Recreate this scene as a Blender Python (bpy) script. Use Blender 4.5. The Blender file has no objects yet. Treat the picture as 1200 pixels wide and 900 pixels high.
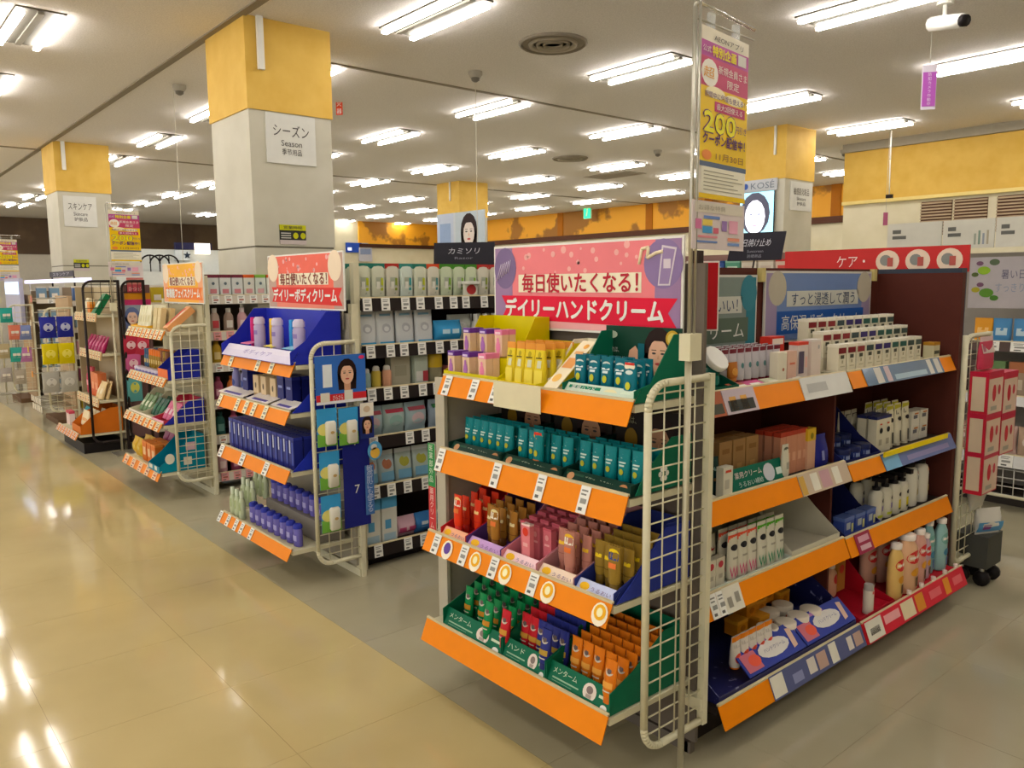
import bpy, math, random
from mathutils import Matrix, Vector
random.seed(11)
SC = bpy.context.scene
COL = SC.collection

# ------------------------------------------------------------------ camera
FPX, YAW, PITCH_A, ROLL, EYE = 935.7, -0.86816, 0.12482, -0.0078326, 1.6
_fw = Vector((math.sin(YAW) * math.cos(PITCH_A), math.cos(YAW) * math.cos(PITCH_A), -math.sin(PITCH_A)))
_r0 = Vector((math.cos(YAW), -math.sin(YAW), 0))
_u0 = _r0.cross(_fw)
_r = math.cos(ROLL) * _r0 + math.sin(ROLL) * _u0
_u = -math.sin(ROLL) * _r0 + math.cos(ROLL) * _u0
cam_d = bpy.data.cameras.new('camera')
cam_d.sensor_width = 36.0
cam_d.lens = FPX / 1200 * 36
cam_d.clip_start = 0.05
cam = bpy.data.objects.new('camera', cam_d)
COL.objects.link(cam)
cam.matrix_world = Matrix(((_r.x, _u.x, -_fw.x, 0), (_r.y, _u.y, -_fw.y, 0), (_r.z, _u.z, -_fw.z, EYE), (0, 0, 0, 1)))
SC.camera = cam

# ------------------------------------------------------------------ world, exposure
w = bpy.data.worlds.new('world')
SC.world = w
w.use_nodes = True
w.node_tree.nodes['Background'].inputs[0].default_value = (1.0, 0.965, 0.91, 1)
w.node_tree.nodes['Background'].inputs[1].default_value = 0.85
SC.view_settings.view_transform = 'Standard'
SC.view_settings.look = 'None'
SC.view_settings.gamma = 1.0
SC.view_settings.use_curve_mapping = False
SC.view_settings.exposure = 0.55
SC.cycles.use_denoising = True
SC.cycles.max_bounces = 6
SC.cycles.diffuse_bounces = 3
SC.cycles.glossy_bounces = 3
SC.cycles.transparent_max_bounces = 6
TUBE_POWER = 20.0
CEIL = 3.68

def at(px, py, ax, val):
    """the point of the real plane (axis ax = val) that a sight line meets"""
    d = _fw + _r * ((px - 600) / FPX) + _u * ((450 - py) / FPX)
    o = (0, 0, EYE)
    t = (val - o[ax]) / d[ax]
    return Vector((d.x * t, d.y * t, EYE + d.z * t))

# ------------------------------------------------------------------ materials
MATS = {}
def lin(c):
    if isinstance(c, str):
        c = [int(c[i:i + 2], 16) / 255 for i in (0, 2, 4)]
        return tuple(x / 12.92 if x <= 0.04045 else ((x + 0.055) / 1.055) ** 2.4 for x in c)
    return c
def mat(hexc, rough=0.45, metal=0.0, emit=0.0, alpha=1.0, trans=0.0):
    key = (hexc, rough, metal, emit, alpha, trans)
    if key in MATS: return MATS[key]
    m = bpy.data.materials.new('surface_' + hexc)
    m.use_nodes = True
    nt = m.node_tree; b = nt.nodes['Principled BSDF']
    c = lin(hexc)
    b.inputs['Roughness'].default_value = rough
    b.inputs['Metallic'].default_value = metal
    b.inputs['Alpha'].default_value = alpha
    b.inputs['Specular IOR Level'].default_value = .14 if not metal else .5
    b.inputs['Transmission Weight'].default_value = trans
    if emit:
        b.inputs['Base Color'].default_value = (*c, 1)
        b.inputs['Emission Color'].default_value = (*c, 1)
        b.inputs['Emission Strength'].default_value = emit
    else:
        n = nt.nodes.new('ShaderNodeTexNoise'); n.inputs['Scale'].default_value = 14
        tc = nt.nodes.new('ShaderNodeTexCoord'); nt.links.new(tc.outputs['Object'], n.inputs['Vector'])
        mx = nt.nodes.new('ShaderNodeMix'); mx.data_type = 'RGBA'
        mx.inputs[6].default_value = (*[x * 0.93 for x in c], 1)
        mx.inputs[7].default_value = (*[min(1, x * 1.05) for x in c], 1)
        nt.links.new(n.outputs['Fac'], mx.inputs[0]); nt.links.new(mx.outputs[2], b.inputs['Base Color'])
    MATS[key] = m
    return m
def noise_mat(name, c1, c2, scale, lo, hi, rough=0.6, bump=0.0, bscale=60, detail=3, stretch=(1, 1, 1)):
    m = bpy.data.materials.new(name); m.use_nodes = True
    nt = m.node_tree; b = nt.nodes['Principled BSDF']
    b.inputs['Roughness'].default_value = rough
    tc = nt.nodes.new('ShaderNodeNewGeometry')
    mp = nt.nodes.new('ShaderNodeMapping'); mp.inputs['Scale'].default_value = stretch
    nt.links.new(tc.outputs['Position'], mp.inputs['Vector'])
    n = nt.nodes.new('ShaderNodeTexNoise'); n.inputs['Scale'].default_value = scale; n.inputs['Detail'].default_value = detail
    nt.links.new(mp.outputs['Vector'], n.inputs['Vector'])
    r = nt.nodes.new('ShaderNodeValToRGB')
    r.color_ramp.elements[0].position = lo; r.color_ramp.elements[0].color = (*lin(c1), 1)
    r.color_ramp.elements[1].position = hi; r.color_ramp.elements[1].color = (*lin(c2), 1)
    nt.links.new(n.outputs['Fac'], r.inputs['Fac']); nt.links.new(r.outputs['Color'], b.inputs['Base Color'])
    if bump:
        n2 = nt.nodes.new('ShaderNodeTexNoise'); n2.inputs['Scale'].default_value = bscale; n2.inputs['Detail'].default_value = 2
        nt.links.new(mp.outputs['Vector'], n2.inputs['Vector'])
        bp = nt.nodes.new('ShaderNodeBump'); bp.inputs['Strength'].default_value = bump; bp.inputs['Distance'].default_value = 0.01
        nt.links.new(n2.outputs['Fac'], bp.inputs['Height']); nt.links.new(bp.outputs['Normal'], b.inputs['Normal'])
    return m
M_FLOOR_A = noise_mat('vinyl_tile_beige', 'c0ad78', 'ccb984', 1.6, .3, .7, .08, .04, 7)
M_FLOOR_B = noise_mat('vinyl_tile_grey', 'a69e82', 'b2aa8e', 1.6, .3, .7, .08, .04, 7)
M_CEIL = noise_mat('ceiling_board', 'd8d3ce', 'e8e3de', 90, .35, .65, .9, .35, 130)
M_YELLOW = noise_mat('yellow_paint', 'dcb046', 'e6be58', 5, .3, .7, .7)
M_GREYP = noise_mat('pale_grey_panel', 'c0bca8', 'ccc8b6', 3, .3, .7, .5)
M_CREAM = noise_mat('cream_wall', 'd8d0ae', 'e2dabc', 3, .3, .7, .7)
M_ORANGEWALL = noise_mat('orange_wall_map_print', 'a8701c', 'f2ac20', .7, .43, .46, .6, detail=8)
M_BROWNWALL = noise_mat('brown_wall_spotted', '5a4632', '6e583f', 1.2, .45, .6, .7)
WHITE = mat('efeee6', .4); OFFW = mat('e4e0cf', .45); CREAMM = mat('d9d3b4', .4); BLACK = mat('201c1c', .45)
DARK = mat('2b2422', .5); ORANGE = mat('f28a06', .4); GREY = mat('9a968a', .5); STEEL = mat('b9b5a6', .3, .7)
DBROWN = mat('54281f', .55); RED = mat('d0202c', .4); PINK = mat('ee8f9a', .4); NAVY = mat('20255e', .4)
BLUE = mat('2334b4', .4); GREEN = mat('0f6b4e', .4); TEAL = mat('0b7d7a', .35); YEL = mat('f4d814', .4)
GOLD = mat('b8862c', .3, .35); PURPLE = mat('6c3f98', .4); LGREY = mat('cfccc2', .5); CLEAR = mat('e9f0f2', .1, 0, 0, .28)
INK = mat('4a4644', .6)

# ------------------------------------------------------------------ mesh builder
class MB:
    def __init__(s): s.v = []; s.f = []; s.mi = []; s.sm = []; s.mats = []
    def add(s, verts, faces, m, smooth=False):
        if m not in s.mats: s.mats.append(m)
        k = s.mats.index(m); b = len(s.v)
        s.v += [tuple(v) for v in verts]
        for f in faces:
            s.f.append([b + i for i in f]); s.mi.append(k); s.sm.append(smooth)
        return s
    def box(s, x0, x1, y0, y1, z0, z1, m):
        v = [(x0, y0, z0), (x1, y0, z0), (x1, y1, z0), (x0, y1, z0), (x0, y0, z1), (x1, y0, z1), (x1, y1, z1), (x0, y1, z1)]
        return s.add(v, [(0, 3, 2, 1), (4, 5, 6, 7), (0, 1, 5, 4), (1, 2, 6, 5), (2, 3, 7, 6), (3, 0, 4, 7)], m)
    def prism(s, poly, axis, a, b, m):
        """poly in the two other axes (order x,y,z), extruded along axis from a to b"""
        def mk(p, t): return (t, p[0], p[1]) if axis == 0 else (p[0], t, p[1]) if axis == 1 else (p[0], p[1], t)
        n = len(poly)
        v = [mk(p, a) for p in poly] + [mk(p, b) for p in poly]
        return s.add(v, [tuple(range(n)), tuple(range(2 * n - 1, n - 1, -1))] + [(i, n + i, n + (i + 1) % n, (i + 1) % n) for i in range(n)], m)
    def rod(s, p0, p1, r, m, seg=6):
        p0 = Vector(p0); p1 = Vector(p1); d = (p1 - p0).normalized()
        a = d.orthogonal().normalized(); c = d.cross(a)
        ring = [(math.cos(t * 2 * math.pi / seg) * a + math.sin(t * 2 * math.pi / seg) * c) * r for t in range(seg)]
        v = [p0 + q for q in ring] + [p1 + q for q in ring]
        return s.add(v, [(i, (i + 1) % seg, seg + (i + 1) % seg, seg + i) for i in range(seg)] + [tuple(range(seg - 1, -1, -1)), tuple(range(seg, 2 * seg))], m, True)
    def path(s, pts, r, m, seg=8):
        for a, b in zip(pts, pts[1:]): s.rod(a, b, r, m, seg)
        return s
    def lathe(s, prof, m, seg=12, cx=0, cy=0, sy=1.0, cap=True):
        v = []; n = len(prof)
        for r, z in prof:
            v += [(cx + r * math.cos(2 * math.pi * i / seg), cy + sy * r * math.sin(2 * math.pi * i / seg), z) for i in range(seg)]
        f = [(j * seg + i, j * seg + (i + 1) % seg, (j + 1) * seg + (i + 1) % seg, (j + 1) * seg + i) for j in range(n - 1) for i in range(seg)]
        s.add(v, f, m, True)
        if cap:
            s.add(v[:seg], [tuple(range(seg - 1, -1, -1))], m); s.add(v[-seg:], [tuple(range(seg))], m)
        return s
    def loft(s, rings, m, seg=12, p=1.0):
        """rings: (half width, half depth, z)"""
        v = []
        def sg(x): return math.copysign(abs(x) ** p, x)
        for hw, hd, z in rings:
            v += [(hw * sg(math.cos(2 * math.pi * i / seg)), hd * sg(math.sin(2 * math.pi * i / seg)), z) for i in range(seg)]
        n = len(rings)
        s.add(v, [(j * seg + i, j * seg + (i + 1) % seg, (j + 1) * seg + (i + 1) % seg, (j + 1) * seg + i) for j in range(n - 1) for i in range(seg)], m, True)
        s.add(v[:seg], [tuple(range(seg - 1, -1, -1))], m); s.add(v[-seg:], [tuple(range(seg))], m)
        return s
    def rect(s, x0, x1, z0, z1, y, m, fn=None, nx=3):
        if fn is None: return s.add([(x0, y, z0), (x1, y, z0), (x1, y, z1), (x0, y, z1)], [(0, 1, 2, 3)], m)
        xs = [x0 + (x1 - x0) * i / nx for i in range(nx + 1)]; zs = [z0 + (z1 - z0) * i / 2 for i in range(3)]
        v = [(x, fn(x, z) - .0008, z) for z in zs for x in xs]; k = nx + 1
        return s.add(v, [(j * k + i, j * k + i + 1, (j + 1) * k + i + 1, (j + 1) * k + i) for j in range(2) for i in range(nx)], m, True)
    def poly(s, pts, y, m):
        return s.add([(x, y, z) for x, z in pts], [tuple(range(len(pts)))], m)
    def oval(s, cx, cz, rx, rz, y, m, fn=None, n=14, a0=0, a1=360):
        pts = [(cx + rx * math.cos(math.radians(a0 + (a1 - a0) * i / n)), cz + rz * math.sin(math.radians(a0 + (a1 - a0) * i / n))) for i in range(n if a1 - a0 == 360 else n + 1)]
        if fn is None: return s.poly(pts, y, m)
        v = [(cx, fn(cx, cz) - .0012, cz)] + [(x, fn(x, z) - .0012, z) for x, z in pts]
        return s.add(v, [(0, i + 1, (i + 1) % n + 1) for i in range(n)], m)
    def text(s, string, x, z, size, y, m, width=None, bold=0.0, align='CENTER', vertical=False, shear=0):
        v, f = text_geo(string, bold, shear)
        xs = [p[0] for p in v]; zs = [p[1] for p in v]
        x0, x1, z0, z1 = min(xs), max(xs), min(zs), max(zs)
        k = size; kx = size if width is None else width / (x1 - x0)
        ox = {'CENTER': (x0 + x1) / 2, 'LEFT': x0, 'RIGHT': x1}[align]
        oz = 0.36
        return s.add([(x + (a - ox) * kx, y, z + (b - oz) * k) for a, b in v], f, m)
    def fat(s, string, x, z, size, y, m, width, t):
        for i, (dx, dz) in enumerate(((0, 0), (t, 0), (-t, 0), (0, t), (0, -t))): s.text(string, x + dx, z + dz, size, y - i * .00012, m, width)
        return s
    def xf(s, M):
        s.v = [tuple(M @ Vector(p)) for p in s.v]; return s
    def mesh(s, name):
        me = bpy.data.meshes.new(name); me.from_pydata(s.v, [], s.f)
        for m in s.mats: me.materials.append(m)
        me.polygons.foreach_set('material_index', s.mi); me.polygons.foreach_set('use_smooth', s.sm)
        me.update(); return me
    def obj(s, name, parent=None, loc=(0, 0, 0), rz=0, **kw):
        return mk(name, s.mesh(name), parent, loc, rz, **kw)
TXT = {}
def text_geo(string, bold, shear=0):
    k = (string, bold, shear)
    if k not in TXT:
        c = bpy.data.curves.new('lettering', 'FONT'); c.body = string; c.size = 1; c.resolution_u = 2; c.offset = bold; c.shear = shear
        o = bpy.data.objects.new('lettering', c); COL.objects.link(o)
        dg = bpy.context.evaluated_depsgraph_get()
        me = bpy.data.meshes.new_from_object(o.evaluated_get(dg))
        TXT[k] = ([(v.co.x, v.co.y) for v in me.vertices], [tuple(p.vertices) for p in me.polygons])
        bpy.data.objects.remove(o); bpy.data.curves.remove(c); bpy.data.meshes.remove(me)
    return TXT[k]
def mk(name, data, parent=None, loc=(0, 0, 0), rz=0, rx=0, label=None, cat=None, group=None, kind=None):
    o = bpy.data.objects.new(name, data); COL.objects.link(o)
    o.location = loc; o.rotation_euler = (rx, 0, rz)
    if parent is not None: o.parent = parent
    if label: o['label'] = label
    if cat: o['category'] = cat
    if group: o['group'] = group
    if kind: o['kind'] = kind
    return o
def empty(name, loc=(0, 0, 0), rz=0, **kw):
    return mk(name, None, None, loc, rz, **kw)
def R(d): return math.radians(d)
# ================================================================== the setting
XL, XR, YF, YB = -28.0, 6.0, -5.0, 17.0
fl = MB().box(XL - .1, XR, YF, YB + .3, -.06, -.001, mat('a08d62', .5)).obj('floor', kind='structure')
def tile_mesh(w, d, m): return MB().box(-w / 2 + .0006, w / 2 - .0006, -d / 2 + .0006, d / 2 - .0006, -.001, 0, m).mesh('floor_tile')
TA = tile_mesh(.61, .61, M_FLOOR_A); TB = tile_mesh(.61, .61, M_FLOOR_B)
EDGE = 1.70
for i in range(-13, 2):
    for j in range(-3, 6):
        if i < -9 and j > 2: continue
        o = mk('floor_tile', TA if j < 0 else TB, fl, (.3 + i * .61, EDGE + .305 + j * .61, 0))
tx = [.3 - 13 * .61 - .305, .3 + 1 * .61 + .305]; ty = [EDGE - 3 * .61, EDGE + 6 * .61]
f2 = MB()
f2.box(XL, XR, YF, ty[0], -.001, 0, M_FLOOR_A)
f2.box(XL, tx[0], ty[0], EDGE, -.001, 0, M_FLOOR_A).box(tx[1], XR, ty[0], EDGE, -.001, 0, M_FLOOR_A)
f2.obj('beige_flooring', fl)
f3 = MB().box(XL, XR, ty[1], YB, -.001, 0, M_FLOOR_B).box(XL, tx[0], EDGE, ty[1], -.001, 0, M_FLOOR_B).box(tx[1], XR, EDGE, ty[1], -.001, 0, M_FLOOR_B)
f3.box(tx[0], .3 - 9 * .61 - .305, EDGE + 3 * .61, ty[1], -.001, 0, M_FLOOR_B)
f3.obj('grey_flooring', fl)

ce = MB().box(XL - .1, XR, YF, YB + .3, CEIL, CEIL + .1, M_CEIL).obj('ceiling', kind='structure')
def rail(name, x0, x1, y0, y1): MB().box(x0, x1, y0, y1, CEIL - .012, CEIL, mat('8f8574', .6)).obj(name, ce)
rail('ceiling_track', XL, XR, 2.56, 2.63)
rail('ceiling_track', -14.16, -14.10, YF, 9.9)
rail('ceiling_track', -14.16, -14.10, 9.9, YB)
rail('ceiling_track', -7.1, -7.06, 3.4, YB)

# walls
wb = MB().box(-6.35, XR, 12.2, 12.35, 0, CEIL, M_CREAM).obj('wall_back', kind='structure')
MB().box(-6.35, XR, 12.17, 12.2, 2.82, 3.56, M_YELLOW).obj('yellow_band', wb)
MB().box(-6.35, XR, 12.10, 12.2, 3.56, CEIL, mat('aca593', .6)).obj('cornice', wb)
MB().box(-6.35, XR, 12.13, 12.2, 2.77, 2.82, mat('efd98c', .5)).obj('picture_rail', wb)
gx = [at(1080, 240, 1, 12.2).x, at(1119, 240, 1, 12.2).x, at(1158, 240, 1, 12.2).x, at(1169, 240, 1, 12.2).x, at(1212, 240, 1, 12.2).x]
for a, b in ((gx[0], gx[1] - .03), (gx[1], gx[2]), (gx[3], gx[4])):
    g = MB().box(a, b, 12.195, 12.2, 2.25, 2.73, mat('6a4a3a', .7)).obj('vent_grille', wb)
    for k in range(11): MB().box(a, b, 12.165, 12.19, 2.262 + k * .043, 2.284 + k * .043, mat('b7a182', .5)).obj('louver_slat', g)
MB().box(-6.35, -6.2, 12.35, YB, 0, CEIL, M_CREAM).obj('wall_return', kind='structure')
wo = MB().box(XL, -6.2, YB - .2, YB, 0, CEIL, M_CREAM).obj('wall_far', kind='structure')
MB().box(-23.6, -6.35, YB - .24, YB - .2, 3.0, CEIL, M_ORANGEWALL).obj('orange_print_band', wo)
MB().box(-23.6, -6.35, YB - .3, YB - .2, 2.86, 3.0, mat('5d3a2a', .5)).obj('brown_ledge', wo)
for x in (-21.2, -17.6, -14.2, -12.3, -9.0): MB().box(x, x + .22, YB - .27, YB - .2, 3.0, CEIL, mat('b8701a', .6)).obj('pilaster', wo)
wl = MB().box(-23.75, -23.6, 10.9, YB - .2, 0, CEIL, M_CREAM).obj('wall_side', kind='structure')
MB().box(-23.6, -23.55, 13.4, YB - .2, 2.95, CEIL, M_ORANGEWALL).obj('orange_print_band', wl)
MB().box(-23.6, -23.5, 13.4, YB - .2, 2.83, 2.95, mat('4a2c20', .5)).obj('brown_ledge', wl)
wl2 = MB().box(XL - .1, XL, YF, YB, 0, CEIL, mat('d6cfc0', .6)).obj('wall_left', kind='structure')
MB().box(XL, XL + .04, YF, 10.5, 2.6, CEIL, M_BROWNWALL).obj('brown_band', wl2)

MB().box(XR, XR + .1, YF, 12.2, 0, CEIL, M_CREAM).obj('fill_block_wall', kind='structure')  # unseen wall, added to cut the world fill coming from the right
# columns
def column(x0, x1, y0, y1, label):
    c = empty('column', (0, 0, 0), kind='structure')
    MB().box(x0, x1, y0, y1, 1.92, 2.98, M_GREYP).obj('cladding_panel', c)
    MB().box(x0, x1, y0, y1, 0, 1.905, M_GREYP).obj('cladding_panel', c)
    MB().box(x0 + .008, x1 - .008, y0 + .008, y1 - .008, 1.905, 1.92, mat('7d7868', .6)).obj('cladding_joint', c)
    MB().box(x0 - .012, x1 + .012, y0 - .012, y1 + .012, 2.98, CEIL, M_YELLOW).obj('yellow_collar', c)
    return c
C1 = column(-7.06, -6.26, 2.62, 3.33, 'a'); C2 = column(-14.0, -13.2, 2.62, 3.33, 'b')
C3 = column(-6.62, -5.99, 9.9, 10.62, 'c'); C4 = column(-14.05, -13.3, 9.9, 10.62, 'd')
for c, x, y in ((C1, -6.24, 2.70), (C2, -13.18, 2.70)):
    MB().box(x, x + .03, y, y + .05, 3.28, CEIL, WHITE).obj('cable_cover', c)
MB().box(-6.15, -6.12, 9.86, 9.885, 3.3, CEIL, WHITE).obj('cable_cover', C3)
MB().box(-13.6, -13.57, 9.86, 9.885, 3.3, CEIL, WHITE).obj('cable_cover', C4)

def face_x(name, X, y0, y1, z0, z1, build, label, cat, m=WHITE, th=.012, **kw):
    """flat board facing +X; build(mb, w, h) draws in local x,z with y=-eps"""
    o = MB().box(0, y1 - y0, 0, th, 0, z1 - z0, m).obj(name, None, (X + th, y0, z0), R(90), label=label, cat=cat, **kw)
    b = MB(); build(b, y1 - y0, z1 - z0)
    if b.v: b.obj('printed_face', o)
    return o
def face_y(name, Y, x0, x1, z0, z1, build, label, cat, m=WHITE, th=.012, rx=0, rz=0, **kw):
    o = MB().box(0, x1 - x0, 0, th, 0, z1 - z0, m).obj(name, None, (x0, Y, z0), rz, rx=rx, label=label, cat=cat, **kw)
    b = MB(); build(b, x1 - x0, z1 - z0)
    if b.v: b.obj('printed_face', o)
    return o
def season(l1, l2, l3, k=1):
    def f(b, w, h):
        b.text(l1, w / 2, h * .66, h * .27, -.002, INK, w * .72); b.text(l2, w / 2, h * .42, h * .17, -.002, INK, w * .42); b.text(l3, w / 2, h * .24, h * .14, -.002, INK, w * .4)
    return f
p = [at(310, 131, 0, -6.26), at(368, 137, 0, -6.26), at(312, 190, 0, -6.26)]
face_x('category_sign', -6.26, p[0].y, p[1].y, p[2].z, p[0].z, season('シーズン', 'Season', '季节用品'), 'white square season sign with grey lettering on the large yellow-topped column', 'sign', mat('dcdcd4', .4))
p = [at(73, 229, 0, -13.2), at(112, 231, 0, -13.2), at(74, 265, 0, -13.2)]
face_x('category_sign', -13.2, p[0].y, p[1].y, p[2].z, p[0].z, season('スキンケア', 'Skincare', '护肤品'), 'white skincare sign on the smaller yellow-topped column far down the aisle', 'sign', mat('dcdcd4', .4))
p = [at(926, 212, 0, -5.99), at(951, 212, 0, -5.99), at(926, 246, 0, -5.99)]
face_x('category_sign', -5.99, p[0].y, p[1].y, p[2].z, p[0].z, season('敏感肌化粧品', 'Skincare', '护肤品'), 'small white sign on the column beside the lit face screen', 'sign', mat('dcdcd4', .4))
def sticker(b, w, h):
    b.rect(0, w, h * .72, h, -.002, mat('c8c81c', .5)); b.rect(0, w, 0, h * .22, -.002, mat('c9bcb8', .5))
    for k in range(3): b.rect(w * .05, w * .42, h * (.3 + .12 * k), h * (.35 + .12 * k), -.002, LGREY)
    b.oval(w * .6, h * .45, w * .1, h * .16, -.002, mat('c8c81c', .5)); b.oval(w * .88, h * .45, w * .1, h * .16, -.002, mat('c8c81c', .5))
    b.text('営業時間', w * .5, h * .86, h * .18, -.004, INK, w * .7)
p = [at(327, 263, 0, -6.26), at(358, 264, 0, -6.26), at(328, 286, 0, -6.26)]
face_x('notice_sticker', -6.26, p[0].y, p[1].y, p[2].z, p[0].z, sticker, 'black and yellow notice sticker low on the season sign column', 'sticker', mat('3a3a34', .5), .004)
p = [at(86, 304, 0, -13.2), at(104, 304, 0, -13.2), at(86, 317, 0, -13.2)]
face_x('notice_sticker', -13.2, p[0].y, p[1].y, p[2].z, p[0].z, sticker, 'small dark notice sticker on the far skincare column', 'sticker', mat('3a3a34', .5), .004)
# face drawing used on posters: generic smiling woman
SKIN = 'e8b795'
def portrait(b, cx, cz, h, y, skin=SKIN, hair='2a1a16', top=None):
    s = mat(skin, .5); k = mat(hair, .5)
    b.oval(cx, cz + h * .04, h * .40, h * .50, y, k)
    b.poly([(cx - h * .40, cz), (cx - h * .36, cz - h * .62), (cx + h * .36, cz - h * .62), (cx + h * .40, cz)], y, k)
    if top: b.poly([(cx - h * .55, cz - h * .85), (cx - h * .35, cz - h * .58), (cx + h * .35, cz - h * .58), (cx + h * .55, cz - h * .85)], y - .0004, mat(top, .5))
    b.poly([(cx - h * .13, cz - h * .65), (cx - h * .14, cz - h * .2), (cx + h * .14, cz - h * .2), (cx + h * .13, cz - h * .65)], y - .0006, mat('d9a281', .5))
    b.oval(cx, cz - h * .06, h * .27, h * .36, y - .001, s)
    b.oval(cx, cz + h * .26, h * .28, h * .13, y - .0014, k, a0=0, a1=180)
    for sx in (-1, 1):
        b.oval(cx + sx * h * .115, cz, h * .055, h * .022, y - .0016, INK); b.rect(cx + sx * h * .115 - h * .065, cx + sx * h * .115 + h * .065, cz + h * .06, cz + h * .075, y - .0016, k)
    b.poly([(cx - h * .03, cz - h * .12), (cx + h * .03, cz - h * .12), (cx, cz - h * .02)], y - .0016, mat('d9a281', .5))
    b.oval(cx, cz - h * .22, h * .085, h * .03, y - .0016, mat('c2514f', .5))
# lit screen and brand board on the far column
p = [at(870, 213, 1, 9.88), at(911, 213, 1, 9.88), at(870, 268, 1, 9.88), at(870, 224, 1, 9.88)]
x0, x1 = p[0].x, p[1].x
def kose(b, w, h):
    b.text('KOSÉ', w * .6, h * .5, h * .75, -.004, mat('7a8490', .4), w * .66)
    b.oval(w * .12, h * .5, w * .07, h * .26, -.004, mat('3f5fae', .4))
bd = face_y('brand_board', 9.87, x0, x1, p[3].z - .03, p[0].z, kose, 'pale brand board with grey lettering above the lit face screen on far column', 'sign', mat('c9cdd2', .4), .02)
def scr(b, w, h):
    b.rect(0, w, 0, h, -.001, mat('9fe0f2', .4, 0, 1.0))
    E = lambda c, s=1.0: mat(c, .4, 0, s)
    b.oval(w * .46, h * .5, w * .44, h * .5, -.002, E('4a4a58', .6)); b.oval(w * .46, h * .42, w * .3, h * .40, -.003, E('f4f2fb', 1.2))
    for sx in (-.12, .12): b.oval(w * (.46 + sx), h * .48, w * .05, h * .02, -.004, E('8890a8', .6))
    b.oval(w * .46, h * .22, w * .09, h * .025, -.004, E('c9a7b8', .8)); b.rect(w * .445, w * .475, h * .3, h * .4, -.004, E('d8d4e4', .9))
h0 = p[2].z - .1
face_y('face_screen', 9.84, x0, x1 - .02, h0, p[3].z - .04, scr, 'backlit screen showing a close-up face on the far column', 'screen', mat('30343c', .4), .03)
def facead(b, w, h):
    b.rect(0, w * .36, 0, h, -.002, mat('b9c3d4', .4)); b.rect(w * .06, w * .3, h * .1, h * .75, -.003, mat('8ea3c4', .4)); b.rect(w * .4, w, 0, h, -.002, mat('b4c0c6', .4))
    portrait(b, w * .68, h * .5, h * .85, -.003, 'd8cbc0')
p = [at(513, 252, 1, 9.88), at(569, 252, 1, 9.88), at(513, 297, 1, 9.88)]
face_y('face_poster', 9.86, p[0].x, p[1].x, p[2].z, p[0].z, facead, 'grey and blue beauty poster with a tilted face on the far middle column', 'poster', mat('c3c9ce', .4))

# ------------------------------------------------------------------ ceiling lights
TUBE = mat('fcf6f1', .3, 0, TUBE_POWER)
lt = MB().box(-.53, .53, -.17, .17, -.012, 0, mat('6a665c', .6)).mesh('housing')
rf = MB().prism([(-.024, -.03), (.024, -.03), (.02, -.012), (-.02, -.012)], 0, -.5, .5, GREY).mesh('reflector')
tb = MB().box(-.51, .51, -.022, .022, -.052, -.03, TUBE).mesh('tube_lamp')
for j, y in enumerate((-3.4, -1.0, 1.4, 3.76, 6.18, 8.52, 10.88, 12.85, 14.95)):
    for i in range(-3, 9):
        x = -5.35 - 2.28 * i
        if y > 12 and x > -6.6: continue
        if 2.4 < y < 3.6 and -7.3 < x < -6.1: continue
        if abs(y - 10.88) < .1 and i == 4: x += .0
        c = mk('ceiling_light', lt, None, (x, y, CEIL), label='twin tube fluorescent ceiling light fitting on the shop ceiling', cat='ceiling light', group='twin tube ceiling lights')
        mk('reflector', rf, c)
        for s in (-.135, .135): mk('tube_lamp', tb, c, (0, s, 0))

def vent(px, py, r, lab):
    q = at(px, py, 2, CEIL)
    o = MB().lathe([(r, 0), (r, -.015), (r * .93, -.03), (r * .9, -.012)], mat('8f8678', .5), 24).obj('air_diffuser', None, (q.x, q.y, CEIL), label=lab, cat='vent')
    for k in (.72, .5, .3): MB().lathe([(r * k, -.012), (r * k * .96, -.034), (r * k * .8, -.022), (r * k * .78, -.012)], mat('a89f90', .5), 24).obj('diffuser_ring', o)
vent(648, 50, .30, 'large round ceiling air diffuser near the first row of lights'); vent(668, 185, .30, 'small looking round ceiling diffuser farther back between tube lights')
q = at(720, 205, 2, CEIL)
MB().box(-.55, .55, -.3, .3, -.012, 0, mat('a79d90', .6)).box(-.45, .45, -.22, .22, -.016, -.012, mat('9a9084', .6)).obj('ceiling_panel', None, (q.x, q.y, CEIL), label='flat grey rectangular ceiling panel among the distant lights', cat='panel')
# hanging tags, cameras, strings
def hang(name, px, py0, py1, depth_y, wpx, m, text, tm, lab, cat='hanging tag'):
    t = at(px, py0, 1, depth_y); b = at(px, py1, 1, depth_y); z0, z1 = b.z, t.z
    wd = wpx / FPX * (t - Vector((0, 0, EYE))).dot(_fw)
    o = MB().box(-wd / 2, wd / 2, -.004, .004, z0, z1, m).obj(name, None, (t.x, depth_y, 0), R(40), label=lab, cat=cat)
    MB().rod((0, 0, z1), (0, 0, CEIL), .003, LGREY, 4).obj('hanging_cord', o)
    n = len(text); pr = MB()
    for k, ch in enumerate(text): pr.text(ch, 0, z1 - (z1 - z0) * (k + .5) / n, min(wd * .8, (z1 - z0) / n * .9), -.006, tm)
    if n: pr.obj('lettering', o)
    return o
hang('hanging_tag', 397, 109, 135, 4.64, 8, mat('e0502c', .5), '消火器', WHITE, 'small red fire extinguisher tag hanging from the ceiling beside the column')
hang('hanging_tag', 1090, 76, 128, 7.0, 16, mat('dcd4e0', .5), '', WHITE, 'white and purple vertical tag hanging below the security camera')
q = at(1090, 104, 1, 6.985)
pc0 = MB().box(-.05, .05, -.003, .003, -.135, .135, mat('b45ab8', .5)).obj('purple_card', bpy.data.objects['hanging_tag.001'], (0, -.006, q.z))
lt0 = MB()
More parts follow.
